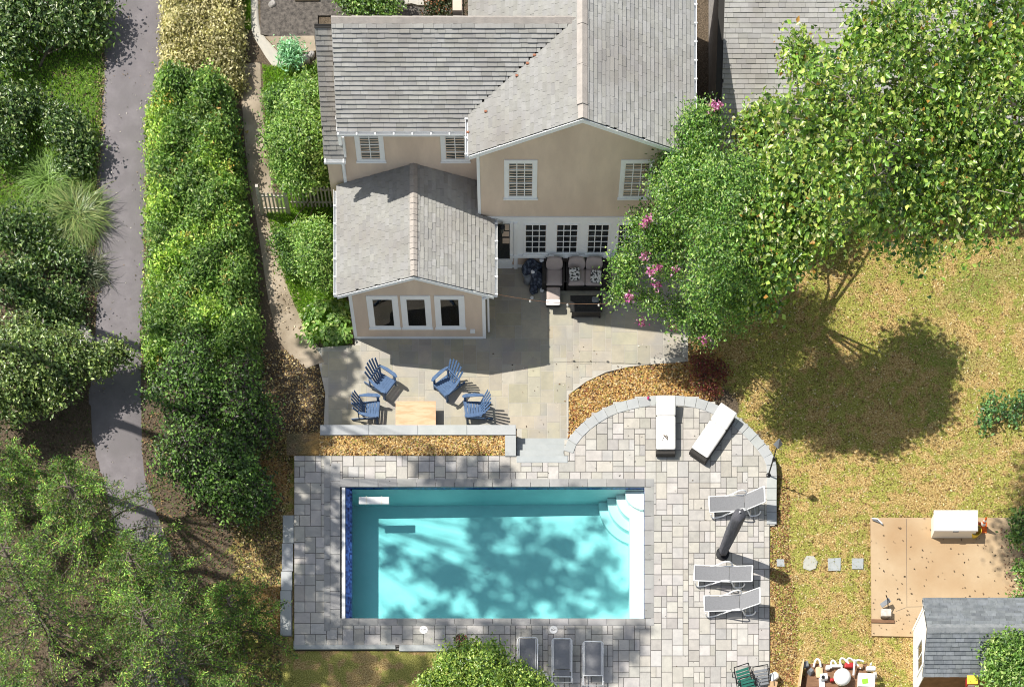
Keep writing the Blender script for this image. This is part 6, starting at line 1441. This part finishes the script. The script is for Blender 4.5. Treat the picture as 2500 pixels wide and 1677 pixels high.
MB().box(-0.25, 0.25, -0.26, 0.26, 0.04, 0.27).build('base', M['wicker'], ot); MB().pillow(0, 0.03, 0.33, 0.5, 0.48, 0.13, e=0.15).build('cushion', M['taupe'], ot, smooth=True)
o = MB().pillow(0, 0, 0, 0.52, 0.22, 0.06, e=0.3).build('towel', M['white_plastic'], smooth=True); o.location = (1.42, 1.63, PATIO_Z + 0.37); tag(o, 'white folded towel on the end of the footstool', 'towel')
st2 = thing('ottoman', 'small round grey footstool before the right armchair', 'ottoman', (3.60, 2.02, PATIO_Z)); MB().lathe([(0.14, 0), (0.16, 0.1), (0.16, 0.28), (0.12, 0.32)], (0, 0, 0), 14).build('body', M['grey_plastic'], st2); MB().lathe([(0.15, 0.321), (0.16, 0.34), (0.10, 0.37)], (0, 0, 0), 14).build('lid', M['grey_plastic'], st2)
ct = thing('coffee_table', 'black wicker coffee table in front of the loveseat', 'table', (2.62, 1.55, PATIO_Z))
MB().bbox(-0.58, 0.58, -0.30, 0.30, 0.39, 0.43, 0.01).build('table_top', M['black'], ct); MB().box(-0.52, 0.52, -0.25, 0.25, 0.05, 0.389).build('base', M['wicker'], ct)
for sx in (-1, 1):
    for sy in (-1, 1): MB().box(sx * 0.5 - 0.03, sx * 0.5 + 0.03, sy * 0.23 - 0.03, sy * 0.23 + 0.03, 0, 0.05).build('leg', M['black'], ct)
o = MB().pillow(0, 0, 0.05, 0.26, 0.2, 0.1, e=0.5).build('tray', M['grey_plastic'], smooth=True); o.location = (2.95, 1.66, PATIO_Z + 0.43); tag(o, 'small grey dish on the black coffee table', 'dish')
bp = thing('bag_pile', 'crumpled dark navy bags heaped beside the patio door', 'bags', P(1302, 685, PATIO_Z))
for (x, y, w, l, h, mt) in ((-0.08, 0.2, 0.62, 0.5, 0.62, 'navy_cloth'), (0.12, -0.12, 0.5, 0.5, 0.5, 'navy_cloth'), (-0.22, 0.02, 0.36, 0.4, 0.42, 'grey_plastic'), (0.2, 0.32, 0.4, 0.3, 0.5, 'navy_cloth'), (0.05, -0.42, 0.3, 0.28, 0.26, 'navy_cloth')):
    m_ = MB().pillow(x, y, h / 2, w, l, h, e=0.7, n=7); m_.v = [(a + 0.05 * math.sin(9 * c + 7 * b_), b_ + 0.05 * math.sin(11 * a + 5 * c), c * (1 + 0.12 * math.sin(8 * a - 6 * b_))) for a, b_, c in m_.v]; m_.build('bag', M[mt], bp)
for (x, y, z, s, lb) in ((-0.02, -0.02, 0.52, 0.15, 'white crumpled paper lying on top of the navy bags'), (0.32, -0.38, 0.06, 0.17, 'white bottle on the patio beside the bags'), (-0.05, -0.66, 0.05, 0.13, 'white scrap on the patio in front of the bags'), (0.30, 0.40, 0.54, 0.18, 'pale folded bag on the back of the pile')):
    m_ = MB().pillow(0, 0, 0, s, s * 0.9, s * 0.6, e=0.9, n=5); o = m_.build('paper_scrap', M['white_plastic']); o.location = Vector(bp.location) + Vector((x, y, z)); tag(o, lb, 'scrap')
# string lights
sl_ = thing('string_lights', 'string of small round bulbs hanging across the patio', 'string lights', (-0.7, 0.35, PATIO_Z)); pts = []
A = Vector((-0.75, 0.5, 2.05)); B_ = P(1570, 735, 2.0); pts = [A.lerp(B_, i / 24) - Vector((0, 0, 0.35 * math.sin(math.pi * i / 24))) for i in range(25)]
MB().tube(pts, 0.007, 5).build('cable', M['wood'], sl_, world=True)
for i in (6, 12, 17, 21):
    q = pts[i]; MB().lathe([(0.012, 0), (0.03, -0.03), (0.042, -0.07), (0.03, -0.11), (0.008, -0.125)], q, 10).build('bulb', M['bulb'], sl_, world=True)

# ------------------------------------------------------------------ gate and picket fence
def pickets(root, p0, p1, n, h, wd=0.06, mt='picket', hj=0.0):
    me = {}
    for i in range(n):
        p = p0.lerp(p1, (i + 0.5) / n); hh = h + hj * math.sin(math.pi * (i + .5) / n)
        mb = MB().add([(-wd / 2, -0.01, 0.06), (wd / 2, -0.01, 0.06), (wd / 2, -0.01, hh - 0.05), (0, -0.01, hh), (-wd / 2, -0.01, hh - 0.05), (-wd / 2, 0.01, 0.06), (wd / 2, 0.01, 0.06), (wd / 2, 0.01, hh - 0.05), (0, 0.01, hh), (-wd / 2, 0.01, hh - 0.05)],
            [(0, 1, 2, 3, 4), (9, 8, 7, 6, 5), (0, 5, 6, 1), (1, 6, 7, 2), (2, 7, 8, 3), (3, 8, 9, 4), (4, 9, 5, 0)])
        o = mb.build('picket', M[mt], root); o.location = p - Vector(root.location)
    d = (p1 - p0)
    for z in (0.25, h - 0.25): MB().bar(p0 - Vector(root.location) + Vector((0, 0.035, z)), p1 - Vector(root.location) + Vector((0, 0.035, z)), 0.035, 0.07).build('rail', M[mt], root)
g0_ = P(640, 523, PATIO_Z); g1_ = P(706, 523, PATIO_Z)
ga = thing('picket_gate', 'weathered picket gate across the garden path', 'gate', g0_.lerp(g1_, 0.5)); pickets(ga, g0_, g1_, 7, 1.15)
for p in (g0_, g1_): MB().box(-0.05, 0.05, -0.05, 0.05, -0.1, 1.5).build('post', M['picket'], ga).location = p - Vector(ga.location)
f0 = P(712, 508, PATIO_Z); f1 = P(822, 508, PATIO_Z)
fe = thing('picket_fence', 'weathered picket fence between the gate and the sunroom', 'fence', f0.lerp(f1, 0.5)); pickets(fe, f0, f1, 12, 1.15)

# ------------------------------------------------------------------ stones and boulders
def rock(px, py, r, lb, z=None, grp='boulders', flat=0.6):
    b = gbase(px, py); m_ = MB().pillow(0, 0, r * flat * 0.4, r * 2, r * 1.6, r * flat * 2, e=0.75, n=7)
    m_.v = [(a * (1 + 0.18 * noise.noise((a * 3 + px, b_ * 3, c * 3))), b_ * (1 + 0.18 * noise.noise((a * 3, b_ * 3 + py, c * 3))), c * (1 + 0.3 * noise.noise((a * 4, b_ * 4, c * 4 + px)))) for a, b_, c in m_.v]
    o = m_.build('boulder', M['rock']); o.location = b; o.rotation_euler = (0, 0, px * 0.7); tag(o, lb, 'rock', grp)
for px, py, r, lb in ((205, 832, 0.45, 'large pale boulder at the driveway edge under the bushes'), (115, 815, 0.22, 'small boulder left of the large one by the driveway'), (160, 850, 0.3, 'flat boulder just below the large one by the driveway'), (577, 70, 0.16, 'pale stone beside the small lawn, at the top end of the tan hedge'), (592, 68, 0.13, 'rounded stone next to the stone path in the upper garden'), (566, 84, 0.12, 'small stone below the others in the upper garden'), (745, 150, 0.2, 'pale rock right of the bluish plant'), (760, 138, 0.15, 'rock touching the left roof edge, above its neighbour'), (735, 162, 0.12, 'small rock just below the bluish plant'), (665, 14, 0.14, 'stone among the dark earth of the courtyard')):
    rock(px, py, r, lb)
for i, (px, py, w, lb) in enumerate(((1905, 1374, 0.30, 'small stepping stone nearest the pool deck, half buried'), (1977, 1376, 0.56, 'pale cracked stepping stone, second from the deck'), (2036, 1378, 0.50, 'square grey stepping stone, third from the deck'), (2094, 1376, 0.46, 'stepping stone next to the concrete pad'))):
    b = gbase(px, py); rr = random.Random(i + 4); n = 7 if i == 1 else 4
    poly = [(w / 2 * math.cos(a) * rr.uniform(0.9, 1.1) * (1.3 if n == 4 else 1), w / 2 * math.sin(a) * rr.uniform(0.9, 1.1) * (1.25 if n == 4 else 1)) for a in [2 * math.pi * k / n + (math.pi / 4 if n == 4 else 0.2) for k in range(n)]]
    o = MB().prism(poly, -0.05, 0.035).build('stepping_stone', M['cap']); o.location = b; o.color = (0.9, 0.92, 0.93, 1) if i != 1 else (1.08, 1.03, 0.92, 1); tag(o, lb, 'stone', 'stepping stones across the lawn')

# ------------------------------------------------------------------ things on and round the concrete pad
db = thing('deck_box', 'white plastic storage box with a lid on the concrete pad', 'storage box', P(2325, 1290, -0.035))
MB().bbox(-0.76, 0.76, -0.34, 0.34, 0.0, 0.50, 0.01).build('body', M['cream'], db); MB().bbox(-0.79, 0.79, -0.37, 0.37, 0.501, 0.60, 0.03).build('lid', M['white_plastic'], db)
MB().bbox(-0.40, 0.45, -0.22, 0.22, 0.60, 0.615, 0.01).build('lid_panel', M['white_plastic'], db); MB().box(-0.10, 0.10, -0.395, -0.371, 0.51, 0.56).build('handle', M['grey_plastic'], db)
cn = thing('traffic_cone', 'orange traffic cone with white bands beside the storage box', 'traffic cone', P(2396, 1288, -0.035))
MB().bbox(-0.19, 0.19, -0.19, 0.19, 0, 0.03, 0.01).build('base', M['orange'], cn)
for z0, z1, mt in ((0.03, 0.28, 'orange'), (0.28, 0.42, 'white_plastic'), (0.42, 0.50, 'orange'), (0.50, 0.60, 'white_plastic'), (0.60, 0.72, 'orange')):
    MB().lathe([(0.135 - 0.15 * z0, z0), (0.135 - 0.15 * z1, z1)], (0, 0, 0), 14).build('band', M[mt], cn)
yb3 = thing('bucket', 'yellow bucket leaning at the end of the storage box', 'bucket', P(2378, 1304, -0.035), R(20)); MB().lathe([(0.15, 0), (0.20, 0.30), (0.21, 0.31), (0.19, 0.31), (0.14, 0.02)], (0, 0, 0), 16).build('body', M['yellow'], yb3); MB().tube([(0.2 * math.cos(t), 0.02, 0.30 + 0.14 * math.sin(t)) for t in [math.pi * i / 8 for i in range(9)]], 0.008, 5).build('handle', M['black_metal'], yb3)
hs = thing('garden_tool', 'long handled tool dropped at the corner of the concrete pad', 'tool', P(2140, 1272, -0.02)); MB().tube([(-0.16, 0.05, 0.04), (0.12, -0.06, 0.03), (0.22, -0.14, 0.03)], 0.025, 6).build('handle', M['grey_plastic'], hs); MB().tube([(-0.18, 0.08, 0.05), (0.02, 0.06, 0.05), (0.2, -0.1, 0.05)], 0.02, 6).build('head', M['white_plastic'], hs)
mw = thing('folding_cart', 'small grey cart with a plank standing on the concrete pad', 'cart', P(2155, 1505, -0.03))
MB().box(-0.10, 0.26, -0.08, 0.18, 0.14, 0.24).build('tray', M['picket'], mw); MB().bar((-0.42, -0.16, 0.03), (0.42, -0.18, 0.03), 0.12, 0.03).build('plank', M['wood'], mw)
MB().tube([(0.16, 0.16, 0.2), (0.10, 0.42, 0.42), (0.02, 0.55, 0.5)], 0.02, 6).build('handle', M['black_metal'], mw); MB().bar((-0.10, 0.30, 0.2), (0.20, 0.48, 0.3), 0.16, 0.03).build('flap', M['grey_plastic'], mw)
for s in (-0.06, 0.22): MB().lathe([(0.07, -0.02), (0.07, 0.02)], (s, 0.0, 0.07), 12, Matrix.Rotation(R(90), 4, 'Y')).build('wheel', M['black'], mw)
rb = thing('bird_feeder', 'red bird feeder with a yellow top on a post by the shed eave', 'bird feeder', (16.02, -13.12, -0.08))
MB().tube([(0.0, 0, -0.1), (0, 0, 2.05)], 0.035, 8).build('post', M['red'], rb); MB().box(-0.17, 0.17, -0.13, 0.13, 2.05, 2.34).build('body', M['red'], rb); MB().bbox(-0.19, 0.19, -0.15, 0.15, 2.341, 2.38, 0.01).build('lid', M['yellow'], rb); MB().box(-0.12, 0.12, -0.136, -0.131, 2.12, 2.25).build('label_panel', M['white_plastic'], rb)

# ------------------------------------------------------------------ pile of household things on the grass
def L(px, py, z=0.0): p = P(px, py, z); return p
def item(name, mb, mt, px, py, lb, cat, z=-0.08, rz_=0.0, smooth_=False):
    o = mb.build(name, M[mt], smooth=smooth_); o.location = P(px, py, z); o.rotation_euler = (0, 0, R(rz_)); return tag(o, lb, cat, 'household things piled on the grass')
jt = thing('low_table', 'brown low table carrying the pile of household things', 'table', P(2040, 1660, -0.08)); MB().bbox(-1.15, 1.05, -0.42, 0.42, 0.40, 0.44, 0.01).build('table_top', M['wood'], jt)
for sx in (-1.05, 0.95):
    for sy in (-0.35, 0.35): MB().box(sx - 0.03, sx + 0.03, sy - 0.03, sy + 0.03, 0, 0.40).build('leg', M['wood'], jt)
TZ = 0.36
item('board', MB().box(-0.02, 0.02, -0.5, 0.5, 0, 0.75), 'tan_wood', 1950, 1662, 'tall tan board propped at the left end of the pile', 'board', -0.08, -8)
item('box', MB().bbox(-0.22, 0.22, -0.14, 0.14, 0, 0.22, 0.01), 'wood', 1962, 1674, 'brown wooden box at the foot of the tan board', 'box', -0.08, 60)
item('binder', MB().box(-0.05, 0.05, -0.25, 0.25, 0, 0.3), 'white_plastic', 1970, 1655, 'white binder standing beside the tan board', 'binder', TZ - 0.35, 3)
item('square_tub', MB().lathe([(0.15, 0), (0.09, 0.2), (0.085, 0.2)], (0, 0, 0), 4), 'grey_plastic', 1978, 1640, 'grey square tapered tub at the left of the pile', 'tub', TZ)
item('bin_small', MB().bbox(-0.1, 0.1, -0.1, 0.1, 0, 0.16, 0.02), 'grey_plastic', 1966, 1624, 'grey tub above the white binder', 'tub', TZ, 12)
item('cushion', MB().pillow(0, 0, 0.05, 0.28, 0.4, 0.1, e=0.4), 'tan_wood', 2000, 1642, 'tan cushion lying on the pile', 'cushion', TZ, 5, True)
item('speaker', MB().bbox(-0.13, 0.13, -0.1, 0.1, 0, 0.2, 0.015), 'white_plastic', 2010, 1655, 'white speaker box with a dark round front on the pile', 'speaker', TZ, 8)
item('speaker_cone', MB().lathe([(0.07, 0), (0.06, 0.01), (0.02, 0.0)], (0, 0, 0), 14), 'black', 2010, 1652, 'dark round disc on the white speaker box', 'disc', TZ + 0.205)
bk = thing('basket', 'round cream basket with a domed white lid in the middle of the pile', 'basket', P(2053, 1660, TZ), 0, 'household things piled on the grass')
MB().lathe([(0.20, 0), (0.29, 0.26), (0.31, 0.27), (0.29, 0.29), (0.27, 0.27), (0.19, 0.02)], (0, 0, 0), 18).build('body', M['cream'], bk)
MB().lathe([(0.30, 0.28), (0.30, 0.33), (0.22, 0.40), (0.08, 0.43)], (0, 0, 0), 18).build('lid', M['white_plastic'], bk, smooth=True)
item('toy_box', MB().bbox(-0.3, 0.3, -0.24, 0.24, 0, 0.34, 0.015), 'white_plastic', 2112, 1668, 'white carton with a green picture on top', 'carton', TZ - 0.1, -3)
item('sticker', MB().bbox(-0.11, 0.11, -0.09, 0.09, 0, 0.005, 0.001), 'lime', 2112, 1662, 'green picture printed on the white carton', 'picture', TZ + 0.246, 10)
item('carton', MB().bbox(-0.1, 0.1, -0.16, 0.16, 0, 0.25, 0.01), 'white_plastic', 2004, 1672, 'white carton standing low in front of the speaker', 'carton', TZ - 0.2, 4)
for i, (px, py, r, lb) in enumerate(((1995, 1605, 0.13, 'white plastic bracket first in the back row of the pile'), (2034, 1607, 0.11, 'white triangular piece second in the back row of the pile'), (2058, 1603, 0.14, 'white curved piece third in the back row of the pile'), (2075, 1601, 0.12, 'white knobbly piece fourth in the back row of the pile'), (2097, 1605, 0.13, 'white triangular piece last in the back row of the pile'))):
    o = MB(); o.tube(spline([(-r, -r, 0), (-r * 0.6, r * 0.5, 0.05), (0, r, 0.08), (r * 0.7, r * 0.4, 0.05), (r, -r, 0)], 4), 0.035, 6); item('white_bracket', o, 'white_plastic', px, py + 14, lb, 'plastic part', TZ + 0.1, i * 17)
for (px, py, w, l, mt, lb) in ((2040, 1628, 0.5, 0.1, 'white_plastic', 'white tray behind the round basket'), (2072, 1626, 0.34, 0.2, 'red', 'dark red cloth bundle behind the basket'), (2098, 1628, 0.25, 0.16, 'cardboard', 'tan hat shaped bundle right of the red cloth'), (2125, 1634, 0.36, 0.16, 'white_plastic', 'white tub at the right end of the pile'), (2135, 1650, 0.14, 0.24, 'picket', 'grey bundle right of the white carton'), (2020, 1632, 0.16, 0.16, 'white_plastic', 'white cube above the speaker box'), (2030, 1662, 0.14, 0.12, 'red', 'small red box left of the basket')):
    item('bundle', MB().pillow(0, 0, 0.08, w, l, 0.16, e=0.4, n=6), mt, px, py, lb, 'bundle', TZ)
item('tube', MB().tube([(0, -0.25, 0.05), (0.02, 0.25, 0.2)], 0.035, 8), 'white_plastic', 2083, 1632, 'white tube leaning across the pile', 'tube', TZ + 0.1)
item('bottle', MB().lathe([(0.04, 0), (0.04, 0.16), (0.015, 0.2), (0.015, 0.24)], (0, 0, 0), 10), 'white_plastic', 2125, 1624, 'white bottle standing at the right back of the pile', 'bottle', TZ)
item('cardboard_flap', MB().box(-0.25, 0.25, -0.15, 0.15, 0, 0.02), 'cardboard', 2035, 1680, 'flat cardboard piece in front of the pile', 'cardboard', -0.05, 12)
def folding_chair(lb, px, py, rz_, mt):
    t = thing('folding_chair', lb, 'chair', P(px, py, 0.0), R(rz_), 'folded chairs at the lower right corner of the deck')
    for i in range(5): MB().box(-0.24, 0.24, -0.25 + i * 0.1, -0.165 + i * 0.1, 0.30 + i * 0.045, 0.325 + i * 0.045).build('slat', M[mt], t)
    for s in (-1, 1):
        MB().tube([(s * 0.28, -0.36, 0.02), (s * 0.28, 0.0, 0.34), (s * 0.27, 0.34, 0.58)], 0.018, 6).build('frame_side', M['black_metal'], t)
        MB().tube([(s * 0.30, -0.22, 0.48), (s * 0.31, 0.22, 0.52), (s * 0.29, 0.3, 0.30), (s * 0.29, 0.25, 0.0)], 0.018, 6).build('arm', M['black_metal'], t)
    MB().tube([(-0.27, 0.34, 0.58), (0.27, 0.34, 0.58)], 0.018, 6).build('top_bar', M['black_metal'], t)
folding_chair('green slatted folding chair at the lower right corner of the deck', 1812, 1662, 18, 'green_plastic')
folding_chair('grey green folding chair between the green one and the white bag', 1855, 1664, 10, 'grey_plastic')
folding_chair('dark green folding chair cut off by the bottom edge', 1825, 1690, 15, 'green_plastic')
m_ = MB().pillow(0, 0, 0.15, 0.35, 0.35, 0.3, e=0.7, n=7); m_.v = [(a + 0.04 * math.sin(15 * b_ + 9 * c), b_ + 0.04 * math.sin(13 * a), c * (1 + 0.15 * math.sin(12 * a - 9 * b_))) for a, b_, c in m_.v]
item('plastic_bag', m_, 'white_plastic', 1886, 1658, 'crumpled white bag beside the folding chairs', 'bag', -0.02)
item('cardboard_box', MB().bbox(-0.16, 0.16, -0.16, 0.16, 0, 0.3, 0.01), 'cardboard', 1884, 1680, 'cardboard box below the white bag', 'box', -0.05, -12)
